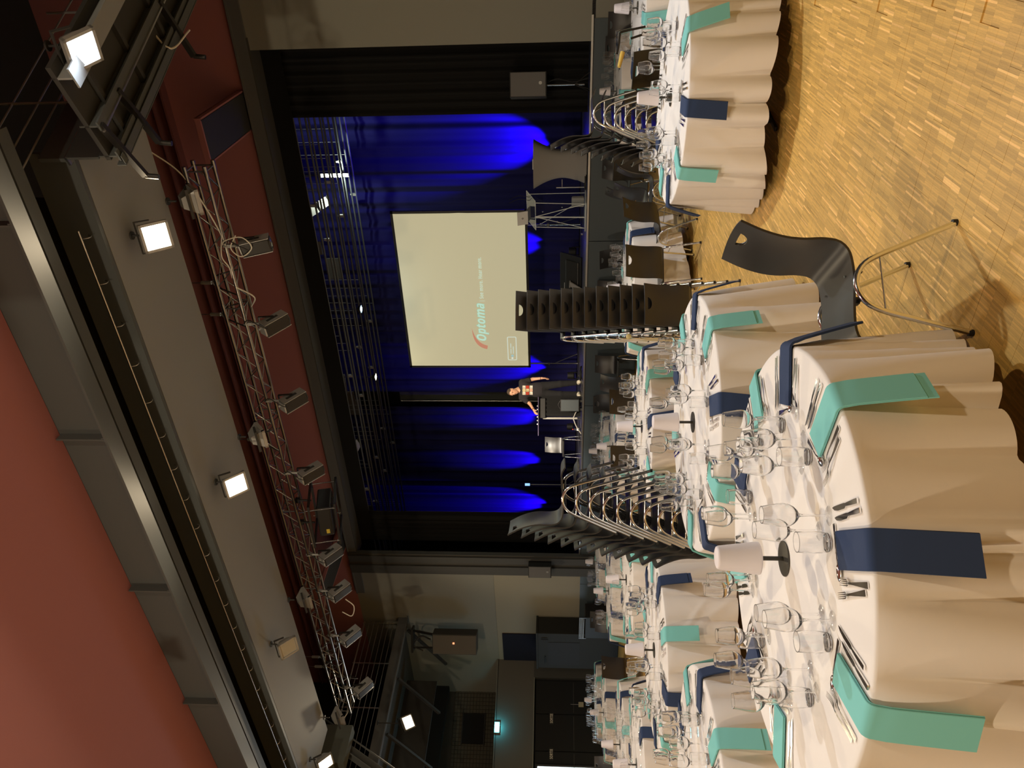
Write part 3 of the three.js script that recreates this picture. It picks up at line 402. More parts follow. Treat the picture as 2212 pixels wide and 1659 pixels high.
function loft(sec, close = true) {                            // sec: [x, half width, y, thickness]; a flat tapering bar along x
  const p = [], ix = []; for (const [x, w, y, t, z = 0] of sec) p.push(x, y + t, z - w, x, y + t, z + w, x, y, z + w, x, y, z - w);
  for (let i = 0; i < sec.length - 1; i++) for (let k = 0; k < 4; k++) { const a = i * 4 + k, b = i * 4 + (k + 1) % 4, c = a + 4, d = b + 4; ix.push(a, b, c, b, d, c); }
  ix.push(0, 2, 1, 0, 3, 2); const e = (sec.length - 1) * 4; ix.push(e, e + 1, e + 2, e, e + 2, e + 3);
  const g = new THREE.BufferGeometry(); g.setAttribute('position', new THREE.Float32BufferAttribute(p, 3)); g.setIndex(ix); return toCreasedNormals(g, 0.7);
}
const forkHandle = loft([[0.11, 0.0095, 0.001, 0.003], [0.105, 0.0105, 0.001, 0.003], [0.06, 0.008, 0.003, 0.003], [0, 0.004, 0.008, 0.003], [-0.03, 0.0035, 0.008, 0.003], [-0.045, 0.009, 0.005, 0.002], [-0.06, 0.0115, 0.003, 0.002]]);
const forkTines = geo([-0.0098, -0.0033, 0.0033, 0.0098].map((z) => loft([[-0.058, 0.0018, 0.003, 0.002, z], [-0.085, 0.0015, 0.0035, 0.002, z], [-0.11, 0.0007, 0.009, 0.0015, z]])));
const knifeHandle = loft([[0.115, 0.0085, 0.001, 0.006], [0.09, 0.0085, 0.001, 0.006], [0.03, 0.006, 0.002, 0.005], [0.012, 0.005, 0.002, 0.004]]);
const knifeBlade = loft([[0.012, 0.005, 0.003, 0.002], [0.0, 0.0095, 0.003, 0.0016, 0.002], [-0.06, 0.0095, 0.003, 0.0014, 0.002], [-0.095, 0.007, 0.003, 0.001, 0.0], [-0.112, 0.001, 0.003, 0.001, -0.004]]);
const spoonHandle = loft([[0.1, 0.009, 0.001, 0.003], [0.09, 0.01, 0.001, 0.003], [0.04, 0.006, 0.004, 0.003], [-0.02, 0.003, 0.009, 0.003], [-0.042, 0.0045, 0.007, 0.002]]);
const spoonBowl = (() => { const g = new THREE.SphereGeometry(1, 18, 8, 0, Math.PI * 2, Math.PI / 2, Math.PI / 2); g.scale(0.029, 0.009, 0.0185); return g.translate(-0.068, 0.0105, 0); })();
const SEG = { near: 30, far: 14 };
const wineParts = (s) => ({ foot: lathe([[0, 0.0015], [0.034, 0.001], [0.036, 0.0025], [0.03, 0.004], [0.012, 0.0065], [0.005, 0.012]], s), stem: lathe([[0.005, 0.012], [0.0038, 0.03], [0.0036, 0.08], [0.0052, 0.1], [0.008, 0.106]], Math.max(8, s >> 1)), bowl: lathe([...[[0.0, 0.104], [0.008, 0.106], [0.02, 0.113], [0.032, 0.126], [0.04, 0.143], [0.0425, 0.16], [0.041, 0.178], [0.036, 0.205], [0.0308, 0.236]], ...(s > 20 ? [[0.0298, 0.236], [0.035, 0.205], [0.0395, 0.178], [0.041, 0.16], [0.0385, 0.144], [0.031, 0.129], [0.019, 0.117], [0.006, 0.114], [0, 0.1135]] : [])], s), rim: new THREE.TorusGeometry(0.0305, 0.0011, 5, s).rotateX(Math.PI / 2).translate(0, 0.236, 0) });
const tumblerParts = (s) => ({ body: lathe([[0.028, 0.0], [0.034, 0.006], [0.037, 0.03], [0.0385, 0.06], [0.0375, 0.09], [0.0362, 0.115], ...(s > 20 ? [[0.035, 0.115], [0.0362, 0.09], [0.0372, 0.06], [0.0355, 0.03], [0.032, 0.014]] : [])], s), base: lathe([[0, 0.0005], [0.028, 0.0005], [0.034, 0.006], [0.033, 0.012], [0.015, 0.015], [0, 0.0155]], s), rim: new THREE.TorusGeometry(0.036, 0.0011, 5, s).rotateX(Math.PI / 2).translate(0, 0.115, 0) });
const proto = {};                                             // first made of each kind; the rest are copies
function item(kind, near, name, category, label, pos, turn, group) {
  const key = kind + (near ? '+' : '-');
  if (proto[key]) return copy(proto[key], name, label, pos, turn, group);
  let t; const W = wineParts(near ? SEG.near : SEG.far), T = tumblerParts(near ? SEG.near : SEG.far);
  if (!near && kind !== 'lamp') {
    const g = kind === 'wine' || kind === 'wine2' ? [W.foot, W.stem, W.bowl, W.rim] : kind === 'tumbler' ? [T.body, T.base, T.rim] : kind === 'fork' ? [forkHandle, forkTines] : kind === 'knife' ? [knifeHandle, knifeBlade] : kind === 'spoon' ? [spoonHandle, spoonBowl] : null;
    t = single(name, label, category, g.map((q) => q.clone()), ['fork', 'knife', 'spoon'].includes(kind) ? M.cutlery : M.glassFar, pos, turn, group);
  } else {
    t = thing(name, label, category, pos, turn, group);
    if (kind === 'wine' || kind === 'wine2') { part('bowl', W.bowl, M.glass, t); part('rim', W.rim, M.glassSolid, t); part('stem', W.stem, M.glassSolid, t); part('foot', W.foot, M.glassPane, t); }
    if (kind === 'tumbler') { part('body', T.body, M.glass, t); part('rim', T.rim, M.glassSolid, t); part('thick_base', T.base, M.glassSolid, t); }
    if (kind === 'fork') { part('handle', forkHandle, M.cutlery, t); part('tines', forkTines, M.cutlery, t); }
    if (kind === 'knife') { part('handle', knifeHandle, M.cutlery, t); part('blade', knifeBlade, M.cutlery, t); }
    if (kind === 'spoon') { part('handle', spoonHandle, M.cutlery, t); part('bowl', spoonBowl, M.cutlery, t); }
    if (kind === 'lamp') { part('base', lathe([[0, 0], [0.074, 0], [0.075, 0.003], [0.074, 0.006], [0, 0.007]], 32), M.lampMetal, t); part('pole', cyl(0.0095, 0.0095, 0.12, 14, 0, 0.06, 0), M.lampMetal, t);
      part('lamp_shade', lathe([[0, 0.106], [0.06, 0.105], [0.068, 0.108], [0.0695, 0.115], [0.05, 0.276], [0.046, 0.284], [0.038, 0.287], [0, 0.287]], 36), M.shade, t); }
  }
  return proto[key] = t;
}
function napkinGeo(sd, skew) {
  seed = sd; const w = 0.064, path = []; const hang = rr(0.25, 0.3);
  for (let i = 0; i <= 8; i++) path.push([0.655 + i * 0.0295, 0.005]);
  for (let i = 1; i <= 4; i++) { const a = i / 4 * Math.PI / 2; path.push([0.891 + 0.022 * Math.sin(a), 0.005 - 0.022 + 0.022 * Math.cos(a)]); }
  for (let i = 1; i <= 8; i++) path.push([0.917 + 0.075 * Math.pow(i / 8, 0.95), -0.017 - hang * i / 8]);
  const layer = (th, off, cut, dw) => { const p = [], ix = [], n = path.length - cut; for (let i = 0; i < n; i++) { const [x, y] = path[i], [xa, ya] = path[Math.max(0, i - 1)], [xb, yb] = path[Math.min(path.length - 1, i + 1)], l = Math.hypot(xb - xa, yb - ya), nx = -(yb - ya) / l, ny = (xb - xa) / l; const z = skew * (x - 0.66) + (i > 12 ? skew * 0.35 * (i - 12) / 8 : 0);
      const o = (k) => [x + nx * k, y + ny * k]; const prof = [[-w + dw, 0], [-w - 0.0015 + dw, th * 0.5], [-w + dw, th], [w, th], [w + 0.0015, th * 0.5], [w, 0]];
      for (const [zz, k] of prof) { const [a, b] = o(k + off); p.push(a, b, z + zz); } }
    for (let i = 0; i < n - 1; i++) for (let k = 0; k < 6; k++) { const a = i * 6 + k, b = i * 6 + (k + 1) % 6, c = a + 6, d = b + 6; ix.push(a, c, b, b, c, d); }
    for (const e of [0, (n - 1) * 6]) { for (let k = 1; k < 5; k++) e ? ix.push(e, e + k + 1, e + k) : ix.push(e, e + k, e + k + 1); }
    const g = new THREE.BufferGeometry(); g.setAttribute('position', new THREE.Float32BufferAttribute(p, 3)); g.setIndex(ix); return toCreasedNormals(g, 0.5); };
  return geo([layer(0.005, 0, 0, 0), layer(0.005, 0.0052, skew > 0.05 ? 1 : 0, 0.002)]);
}
const napGeos = [napkinGeo(3, 0), napkinGeo(4, 0.1), napkinGeo(5, -0.1), napkinGeo(6, 0.04)];
const TABLES = [
  // x, z, phase, first colour (0 teal, 1 navy), detail (3 near ... 0 far), phrase
  [-2.41, -2.245, 4.5, 0, 3, 'on the nearest table'],
  [-3.22, -4.28, 8, 0, 2, 'on the table behind the lone chair'],
  [-1.56, -6.7, 9, 1, 2, 'on the big photo-top table'],
  [-5.2, -2.6, 2, 0, 2, 'on the table at the photo bottom'],
  [-6.38, -4.7, -8, 1, 2, 'on the table under the sideways stack'],
  [-5.21, -6.84, 14, 0, 2, 'on the table between tall stacks'],
  [-8.15, -7.15, 22, 0, 1, 'on the table under the pilaster'],
  [-4.74, -9.4, 10, 1, 1, 'on the table ringed by chairs'],
  [-1.3, -10.1, 20, 0, 1, 'on the second photo-top table'],
  [-8.25, -10.25, 5, 0, 1, 'on the far table below presenter'],
  [-10.4, -12.75, 0, 1, 0, 'on the table below the stage chair'],
  [-13.9, -12.75, 12, 0, 0, 'on the farthest table by the pilaster'],
  [-11.15, -9.5, 30, 0, 0, 'on the far table facing navy square'],
  [-17.2, -11.15, 0, 0, 0, 'on the farthest table by the doors'],
  [-14.4, -9.05, 10, 1, 0, 'on the table before the exit doors'],
  [-11.05, -6.42, 16, 0, 1, 'on the table before the bright window'],
  [-8.95, -4.95, 6, 1, 1, 'on the second photo-bottom table'],
  [-2.9, -12.95, 8, 0, 0, 'on the dim table against the stage'],
];
const SLOT = { 0: 'front', 1: 'upper front', 2: 'upper side', 3: 'upper rear', 4: 'far upper', 5: 'far', '-5': 'far', '-1': 'lower front', '-2': 'lower side', '-3': 'lower rear', '-4': 'far lower' };
const clothNear = [makeCloth(31, 320, 33, 0.16), makeCloth(22, 300, 25, 0.12), makeCloth(23, 300, 26, 0.1)], clothFar = [makeCloth(24, 130, 24), makeCloth(25, 130, 26)];
const table0 = thing('round_table', 'round banquet table hidden by its white cloth', 'table', [0, 0, 0]);
part('table_top', cyl(0.885, 0.885, 0.028, 48, 0, TY - 0.02, 0), M.tableTop, table0);
for (let k = 0; k < 4; k++) { const a = k * Math.PI / 2 + 0.4, x = 0.5 * Math.cos(a), z = 0.5 * Math.sin(a); sub('leg', [rod([x, 0.02, z], [x, TY - 0.03, z], 0.016, 10), rbox(0.3, 0.025, 0.04, 0.008, x, 0.0125, z, -a)], M.blackMetal, table0); }
TABLES.forEach(([cx, cz, phase, first, detail, ph], ti) => {
  seed = 100 + ti * 17; const where = ph.replace(/^on /, ''), tt = ti * 0.9;
  if (ti === 0) { table0.position.set(cx, 0, cz); table0.userData.label = `round banquet table under the white cloth, ${where}`; } else if (detail >= 1) copy(table0, 'round_table', `round banquet table under a white cloth, ${where}`, [cx, 0, cz], tt, 'round banquet tables');
  const cg = detail >= 2 ? clothNear[ti % 3] : clothFar[ti % 2]; const cl = part('tablecloth', cg, M.linen, scene); cl.position.set(cx, 0, cz); cl.rotation.y = tt; cl.userData = { label: `white draped tablecloth hanging in folds, ${where}`, category: 'tablecloth', group: 'white round tablecloths' };
  if (inFrame([cx, TY + 0.2, cz], 0.02)) item('lamp', true, 'table_lamp', 'lamp', `small white shaded lamp with dark foot ${ph}`, [cx, TY + 0.001, cz], 0, 'table lamps');
  const toCam = Math.atan2(-cz, -cx) * 180 / Math.PI;          // direction of the viewer as seen from the table
  for (let k = 0; k < 10; k++) {
    const deg = phase + 36 * k, a = R(deg), ca = Math.cos(a), sa = Math.sin(a), P = (r, t, y = TY + 0.0012) => [cx + ca * r - sa * t, y, cz + sa * r + ca * t];
    let rel = deg - toCam; rel = ((rel % 360) + 540) % 360 - 180; const slot = SLOT[String(Math.max(-5, Math.min(5, Math.round(-rel / 36))))] ?? 'far', colour = (k + first) % 2 ? 'navy' : 'turquoise', tag = `the ${slot} ${colour} napkin ${ph}`;
    const vis = inFrame(P(0.9, 0, 0.7), 0.03), visG = inFrame(P(0.55, -0.09, 0.87), 0.03), jit = (s) => rr(-s, s);
    const v = Math.floor(rnd() * 4), napTurn = jit(0.06), back = Math.abs(rel) > 120;
    if (vis) { const n = part('napkin', napGeos[v], colour === 'navy' ? M.navy : M.teal, scene); n.position.set(cx, TY + 0.001, cz); n.rotation.y = -a; const sh = jit(0.012); n.position.x += -sa * sh; n.position.z += ca * sh; n.userData = { label: `folded ${colour} napkin at the ${slot} edge ${ph}`, category: 'napkin', group: 'folded napkins' }; }
    if (visG) {
      item('wine', detail >= 2, 'wine_glass', 'glass', `outer wine glass by ${tag}`, P(0.567 + jit(0.015), -0.125 + jit(0.012)), -a + rr(0, 6), 'wine glasses');
      item('wine2', detail >= 2, 'wine_glass', 'glass', `inner wine glass by ${tag}`, P(0.468 + jit(0.015), -0.08 + jit(0.015)), -a + rr(0, 6), 'wine glasses');
      item('tumbler', detail >= 2, 'tumbler', 'glass', `water tumbler by ${tag}`, P(0.562 + jit(0.012), -0.035 + jit(0.012)), -a, 'water tumblers');
    }
    if (vis && detail >= 1) {
      const nr = detail >= 2, c = (kind, name, cat, label, r, t, tw, grp, dy = 0) => item(kind, nr, name, cat, label, P(r, t, TY + 0.0015 + dy), -a + tw, grp);
      c('fork', 'fork', 'fork', `inner fork by ${tag}`, 0.745 + jit(0.01), 0.108, jit(0.06), 'forks'); c('fork', 'fork', 'fork', `outer fork by ${tag}`, 0.72 + jit(0.01), 0.142, jit(0.06), 'forks');
      c('knife', 'knife', 'knife', `inner knife by ${tag}`, 0.752 + jit(0.01), -0.112, 0.05 + jit(0.06), 'knives'); c('knife', 'knife', 'knife', `outer knife by ${tag}`, 0.728 + jit(0.01), -0.146, 0.05 + jit(0.06), 'knives');
      c('spoon', 'spoon', 'spoon', `dessert spoon by ${tag}`, 0.632 + jit(0.012), 0.005, Math.PI / 2 + 0.25 + jit(0.15), 'dessert spoons');
    }
  }
});
{ const t = thing('skewer', 'thin skewer topped by a yellow ball standing in a glass before the tall stack', 'skewer', [-2.98, TY, -5.06]); part('stick', rod([0, 0, 0], [0.01, 0.4, 0.0], 0.003, 6), M.blackMetal, t); part('ball', new THREE.SphereGeometry(0.022, 16, 12).translate(0.01, 0.41, 0), std([0.55, 0.45, 0.2]), t); }
const HOOK = [[[-1.307, 0.8, -8.735], [-1.345, 1.045, -8.692], [-1.37, 1.07, -8.67], [-1.451, 1.081, -8.622], [-1.537, 1.1, -8.563]], [[-1.345, 0.7, -8.72], [-1.407, 0.953, -8.662]], [[-1.526, 1.041, -8.574], [-1.656, 1.08, -8.484]]];
{ const t = thing('hook_handle', 'black bent metal handle with a yellow grip rising behind the glasses near the photo top', 'handle'); part('bent_bar', tube(HOOK[0], 0.012, 30, 8), M.blackMetal, t); sub('bent_bar', tube(HOOK[1], 0.012, 12, 8), M.blackMetal, t); part('grip', rod(HOOK[2][0], HOOK[2][1], 0.026, 12, 0.018), M.cork, t); }
{ const t = thing('cork', 'yellow cork resting behind the square chair at the ringed table', 'cork', [-4.55, TY, -8.72]); part('cork_body', cyl(0.03, 0.03, 0.09, 14, 0, 0.045, 0), M.cork, t); part('cork_top', cyl(0.034, 0.034, 0.012, 14, 0, 0.095, 0), M.cork, t); }
// ---------------------------------------------------------------- on the stage and its walls
{ // projection screen
  const w = 4.43, h = 3.26, t = thing('projection_screen', 'large pale projection screen in a dark frame on stage, showing a start-up logo', 'screen', [-8.8, 2.53, -17.2]);
  const tex = canvasTexture(1772, 1304, (c, W, H) => {
    c.fillStyle = '#c9c3a2'; c.fillRect(0, 0, W, H); const X = (m) => m * 400, Y = (m) => H - m * 400;
    c.save(); c.translate(X(0.78), Y(1.135)); c.fillStyle = '#c8f2e4'; c.strokeStyle = '#9cdcb8'; c.lineWidth = 5; c.font = 'italic bold 138px sans-serif'; c.textBaseline = 'alphabetic'; c.scale(0.86, 1); c.strokeText('Optoma', 0, 0); c.fillText('Optoma', 0, 0); c.restore();
    c.fillStyle = '#d6efd8'; c.font = 'bold 58px sans-serif'; c.save(); c.translate(X(1.98), Y(1.14)); c.scale(0.78, 1); c.fillText('| See more. Hear more.', 0, 0); c.restore();
    c.fillStyle = '#cf9078'; c.beginPath(); c.moveTo(X(0.55), Y(1.12)); c.quadraticCurveTo(X(0.62), Y(1.5), X(1.2), Y(1.5)); c.quadraticCurveTo(X(0.74), Y(1.42), X(0.66), Y(1.1)); c.closePath(); c.fill();
    c.strokeStyle = '#dff0e6'; c.lineWidth = 9; c.beginPath(); c.roundRect ? c.roundRect(X(0.2), Y(0.56), 290, 92, 12) : c.rect(X(0.2), Y(0.56), 290, 92); c.stroke();
    c.fillStyle = '#e8f6f0'; c.beginPath(); c.arc(X(0.255), Y(0.445), 12, 0, 7); c.fill(); c.fillStyle = '#a8d4dc'; c.fillRect(X(0.3), Y(0.475), 26, 26);
    c.fillStyle = '#d3e6da'; c.fillRect(X(0.4), Y(0.49), 62, 10); c.fillRect(X(0.58), Y(0.49), 58, 10); c.fillRect(X(0.4), Y(0.425), 92, 10);
  });
  const sm = std(0xffffff, { map: tex, roughness: 0.9 }); sm.emissive.setRGB(1, 1, 1); sm.emissiveMap = tex; sm.emissiveIntensity = 0.6;
  part('projection_surface', surface((u, v) => [(u - 0.5) * w, v * h, 0.02 + 0.012 * Math.sin(u * 9) * Math.sin(v * Math.PI)], 20, 12), sm, t);
  for (const [b, nme] of [[box(w + 0.1, 0.06, 0.05, 0, -0.02, 0), 'a'], [box(w + 0.1, 0.06, 0.05, 0, h + 0.02, 0), 'b'], [box(0.06, h + 0.1, 0.05, w / 2 + 0.02, h / 2, 0), 'c'], [box(0.06, h + 0.1, 0.05, -w / 2 - 0.02, h / 2, 0), 'd']]) sub('frame_bar', b, M.blackMetal, t);
  for (const x of [-w / 2 + 0.06, w / 2 - 0.35]) { sub('stand_leg', [rod([x, 0, -0.02], [x, -1.36, -0.02], 0.024, 10), box(0.07, 0.05, 0.05, x, -0.55, -0.02)], M.chrome, t); sub('stand_foot', [span([x, -1.36, -0.6], [x, -1.36, 0.6], 0.05, 0.04), rod([x, -0.7, -0.02], [x, -1.33, -0.5], 0.012, 6)], M.alu, t); }
  const a = new THREE.RectAreaLight(0xe8e2c4, 0.25, w, h); a.position.set(-8.8, 4.2, -17.1); a.lookAt(-8.8, 4.2, 0); scene.add(a);
}
// blue uplights
const UP = [[-5.4, 'blue uplight hidden behind the grey draped stand', 27, 1.5], [-8.14, 'blue uplight standing below the projection screen', 19, 1], [-12.1, 'blue uplight behind the presenter', 19, 1], [-14.0, 'blue uplight beside the stage chair, nearer the presenter', 14, 1], [-15.75, 'blue uplight behind the stage chair', 14, 1], [-17.7, 'blue uplight at the curtain end near the pilaster', 19, 1.2]];
for (const [x, l, deg, k] of UP) {
  const t = thing('uplight', l, 'uplight', [x, HS, -18.35], 0, 'blue uplights along the backcloth');
  part('can', [lathe([[0, 0.1], [0.085, 0.1], [0.095, 0.13], [0.1, 0.3], [0.09, 0.3], [0.085, 0.14]], 18)], M.black, t); part('bracket', [box(0.012, 0.2, 0.04, 0.115, 0.12, 0), box(0.012, 0.2, 0.04, -0.115, 0.12, 0), box(0.26, 0.012, 0.14, 0, 0.008, 0)], M.blackMetal, t); part('lens', cyl(0.088, 0.088, 0.01, 16, 0, 0.28, 0), glow([0.1, 0.05, 1], 2.5), t);
  spot([x, HS + 0.32, -18.35], [x, HS + 1.85, -18.88], BLUE, I_BLUE * k, deg, 1.5, 0.45);
}
// lighting bars over the stage
for (let i = 0; i < 12; i++) {
  const z = -14.9 - i * 0.32, y = 7.0 - 0.02 * (i % 3), t = thing('lighting_bar', `black lighting bar over the stage, ${['first', 'second', 'third', 'fourth', 'fifth', 'sixth', 'seventh', 'eighth', 'ninth', 'tenth', 'eleventh', 'twelfth'][i]} behind the lintel`, 'bar', [0, 0, 0], 0, 'lighting bars over the stage');
  part('pipe', rod([-3.7, y, z], [-18.2, y, z], 0.024, 8), M.steel, t);
  for (let k = 0; k < 4; k++) sub('drop_wire', rod([-4.6 - k * 3.9 - (i % 4) * 0.4, y, z], [-4.6 - k * 3.9 - (i % 4) * 0.4, 11.05, z], 0.004, 4), M.silver, t);
  for (let k = 0; k < 3; k++) if ((i + k) % 2) { const x = -5.1 - k * 4.1 - (i * 0.53) % 2.2; sub('clamp', [box(0.06, 0.1, 0.06, x, y + 0.05, z), cyl(0.03, 0.03, 0.05, 8, x, y + 0.12, z)], M.silver, t); }
}
seed = 77;
for (let i = 0; i < 14; i++) { const z = -15.2 - (i % 5) * 0.75, x = -4.8 - i * 0.93; single('ceiling_baffle', `pale ceiling baffle above the stage bars, ${['first', 'second', 'third', 'fourth', 'fifth', 'sixth', 'seventh', 'eighth', 'ninth', 'tenth', 'eleventh', 'twelfth', 'thirteenth', 'fourteenth'][i]} from the photo top`, 'baffle', box(0.35 + rnd() * 0.3, 0.35, 0.04), std([0.12, 0.12, 0.12]), [x, 7.75 + 0.3 * rnd(), z], rr(-0.2, 0.2), 'baffles above the stage'); }
{ const t = thing('tube_light', 'bright upright fluorescent tube glowing high behind the stage bars', 'lamp', [-5.75, 6.95, -17.6]); part('tube', cyl(0.035, 0.035, 0.62, 12, 0, 0.25, 0), M.tubeGlow, t); part('tube_housing', box(0.09, 0.7, 0.03, -0.02, 0.25, -0.06), M.white, t); part('hanger', rod([-0.02, 0.6, -0.06], [-0.02, 4.1, -0.06], 0.01, 6), M.blackMetal, t); const p = new THREE.PointLight(0xeaf6dc, 7); p.position.set(-5.75, 7.2, -17.5); p.castShadow = true; scene.add(p); }
for (const [x, z, l] of [[-6.2, -16.4, 'pale slanted panel strip above the stage near the tube light'], [-6.35, -17.3, 'second pale slanted panel strip near the tube light'], [-13.2, -16.2, 'pale panel strip above the stage near the curtain gap']]) { const t = thing('ceiling_panel', l, 'panel', [x, 7.5, z], R(10)); part('panel_face', box(0.22, 0.03, 0.75, 0, 0, 0, 0, 0, 0.5), M.white, t); part('panel_rim', [box(0.26, 0.05, 0.02, 0, 0, 0.39), box(0.26, 0.05, 0.02, 0, 0, -0.39)], M.blackMetal, t); }
for (const [x, z, l, c] of [[-8.75, -16.3, 'small cold blue work light among the stage bars', [0.6, 0.85, 1]], [-11.0, -16.6, 'small warm work light among the stage bars', [1, 1, 0.8]]]) { const t = thing('work_light', l, 'lamp', [x, 6.7, z]); part('reflector', lathe([[0.02, 0.1], [0.08, 0.05], [0.1, -0.02]], 16), M.blackMetal, t); part('hanger', rod([0, 0.1, 0], [0, 4.35, 0], 0.01, 6), M.blackMetal, t); part('bulb', new THREE.SphereGeometry(0.04, 12, 8).translate(0, 0.0, 0), glow(c, 9), t); const p = new THREE.PointLight(new THREE.Color(...c), 1.6); p.position.set(x, 6.7, z); p.castShadow = true; scene.add(p); }
// loudspeakers
function speakerBox(t, w, h, d, y, face = M.greySpk, badge = true) { part('cabinet', rbox(w, h, d, 0.012, 0, y, 0), M.black, t); part('grille', rbox(w - 0.03, h - 0.04, 0.012, 0.006, 0, y, d / 2 + 0.004), face, t); if (badge) part('badge', cyl(0.03, 0.03, 0.006, 12).rotateX(Math.PI / 2).translate(0.02, y - h * 0.33, d / 2 + 0.013), M.silver, t); }
{ const t = thing('loudspeaker', 'dark grey loudspeaker on a thin pole before the black leg curtain', 'speaker', [-3.1, HS, -14.45], R(18)); speakerBox(t, 0.44, 0.68, 0.4, 1.13); part('pole', rod([0, 0.1, 0], [0, 0.8, 0], 0.018, 8), M.chrome, t); for (let k = 0; k < 3; k++) { const a = k * 2.1; sub('tripod_leg', rod([0, 0.28, 0], [0.2 * Math.cos(a), 0.01, 0.2 * Math.sin(a)], 0.012, 6), M.blackMetal, t); } part('speaker_lead', tube([[0.02, 0.82, 0.02], [0.1, 0.6, 0.02], [0.04, 0.3, 0.03], [0.1, 0.02, 0.1]], 0.006, 16, 5), M.cable, t); }
{ const t = thing('loudspeaker', 'small grey loudspeaker fixed to the dark pilaster beside the stage', 'speaker', [-15.4, 1.9, ZS + 0.32], R(15)); speakerBox(t, 0.36, 0.62, 0.26, 0.31); part('bracket', box(0.1, 0.1, 0.12, 0, 0.31, -0.18), M.blackMetal, t); }
{ const t = thing('loudspeaker', 'grey column loudspeaker with a red light hanging below the balcony', 'speaker', [-18.15, 4.05, -13.5], R(28)); part('cabinet', rbox(0.6, 1.28, 0.42, 0.02, 0, 0.64, 0), M.darkGrey, t); part('grille', rbox(0.56, 1.24, 0.014, 0.006, 0, 0.64, 0.214), std([0.12, 0.11, 0.095]), t); part('status_light', box(0.05, 0.05, 0.01, 0.05, 0.66, 0.226), glow([1, 0.25, 0.1], 2), t); part('hanger_frame', [span([0.2, 1.28, 0], [0.26, 1.9, -0.1], 0.05, 0.05), span([-0.2, 1.28, 0], [-0.26, 1.9, -0.1], 0.05, 0.05), box(0.7, 0.06, 0.3, 0, 1.9, -0.1), tube([[0.1, 1.35, 0.1], [0.25, 1.6, 0.25], [0.0, 1.8, 0.3], [-0.2, 1.55, 0.2]], 0.02, 24, 6)], M.blackMetal, t); }
structure('wall_stage_niche', box(1.26, 1.02, 0.04, -19.16, 2.87, ZS + 0.02), std([0.003, 0.0035, 0.016], { roughness: 0.9 }), 'dark navy square opening on the beige wall');
{ const t = thing('storage_cabinet', 'dark grey cabinet with a recessed front standing below the navy wall square', 'cabinet', [-18.4, 0, -13.72], R(4)); part('carcass', rbox(1.45, 2.3, 0.6, 0.015, 0, 1.15, 0), std([0.018, 0.019, 0.018]), t); part('recessed_panel', box(0.95, 0.9, 0.012, -0.1, 1.55, 0.302), std([0.02, 0.021, 0.024]), t); sub('handle', rod([0.5, 2.0, 0.33], [0.5, 2.2, 0.33], 0.014, 6), M.black, t); sub('handle', rod([-0.2, 2.08, 0.33], [-0.5, 2.08, 0.33], 0.014, 6), M.black, t); part('top_lip', box(1.5, 0.05, 0.64, 0, 2.32, 0), std([0.018, 0.019, 0.018]), t); }
{ const t = thing('crate_stack', 'low black open crate beside the beige wall behind far glasses', 'crate', [-17.35, 0, -13.7]); part('crate_body', rbox(0.9, 0.82, 0.5, 0.02, 0, 0.55, 0), M.black, t); for (let i = 0; i < 5; i++) sub('crate_bar', rod([-0.45, 1.0 + i * 0.03, 0.26], [0.45, 1.0 + i * 0.03, 0.26], 0.008, 5), M.silver, t); sub('crate_post', box(0.03, 0.2, 0.03, 0.44, 1.03, 0.25), M.blackMetal, t); sub('crate_post', box(0.03, 0.2, 0.03, -0.44, 1.03, 0.25), M.blackMetal, t); }
{ // stretch cloth stand
  const t = thing('draped_stand', 'grey stretch cloth cover on a bar table at the stage edge', 'table', [-4.72, HS, -14.95], R(10)); const f = (u, v) => { const a = u * Math.PI * 2, w = 0.27 + 0.17 * Math.pow(Math.abs(2 * v - 0.9), 1.8), q = Math.pow(Math.abs(Math.cos(a)), 4) + Math.pow(Math.abs(Math.sin(a)), 4), r = w / Math.pow(q, 0.25) * (v < 0.2 ? 0.85 + 0.15 * Math.abs(Math.cos(2 * a)) : 1); return [r * Math.cos(a), v * 1.06 + 0.015, r * Math.sin(a) * 0.8]; };
  part('cover', surface(f, 48, 24), M.spandex, t); part('cover_top', (() => { const g = surface((u, v) => { const q = f(u, 1); return [q[0] * v, 1.075, q[2] * v]; }, 48, 4); return g; })(), M.spandex, t); part('paper', box(0.2, 0.02, 0.14, 0, 1.09, 0), M.white, t); sub('steel_leg', rod([-0.46, 0.02, 0.1], [-0.46, 0.62, 0.1], 0.012, 6), M.alu, t); sub('steel_leg', rod([-0.3, 0.5, 0.1], [-0.46, 0.5, 0.1], 0.01, 6), M.alu, t);
}
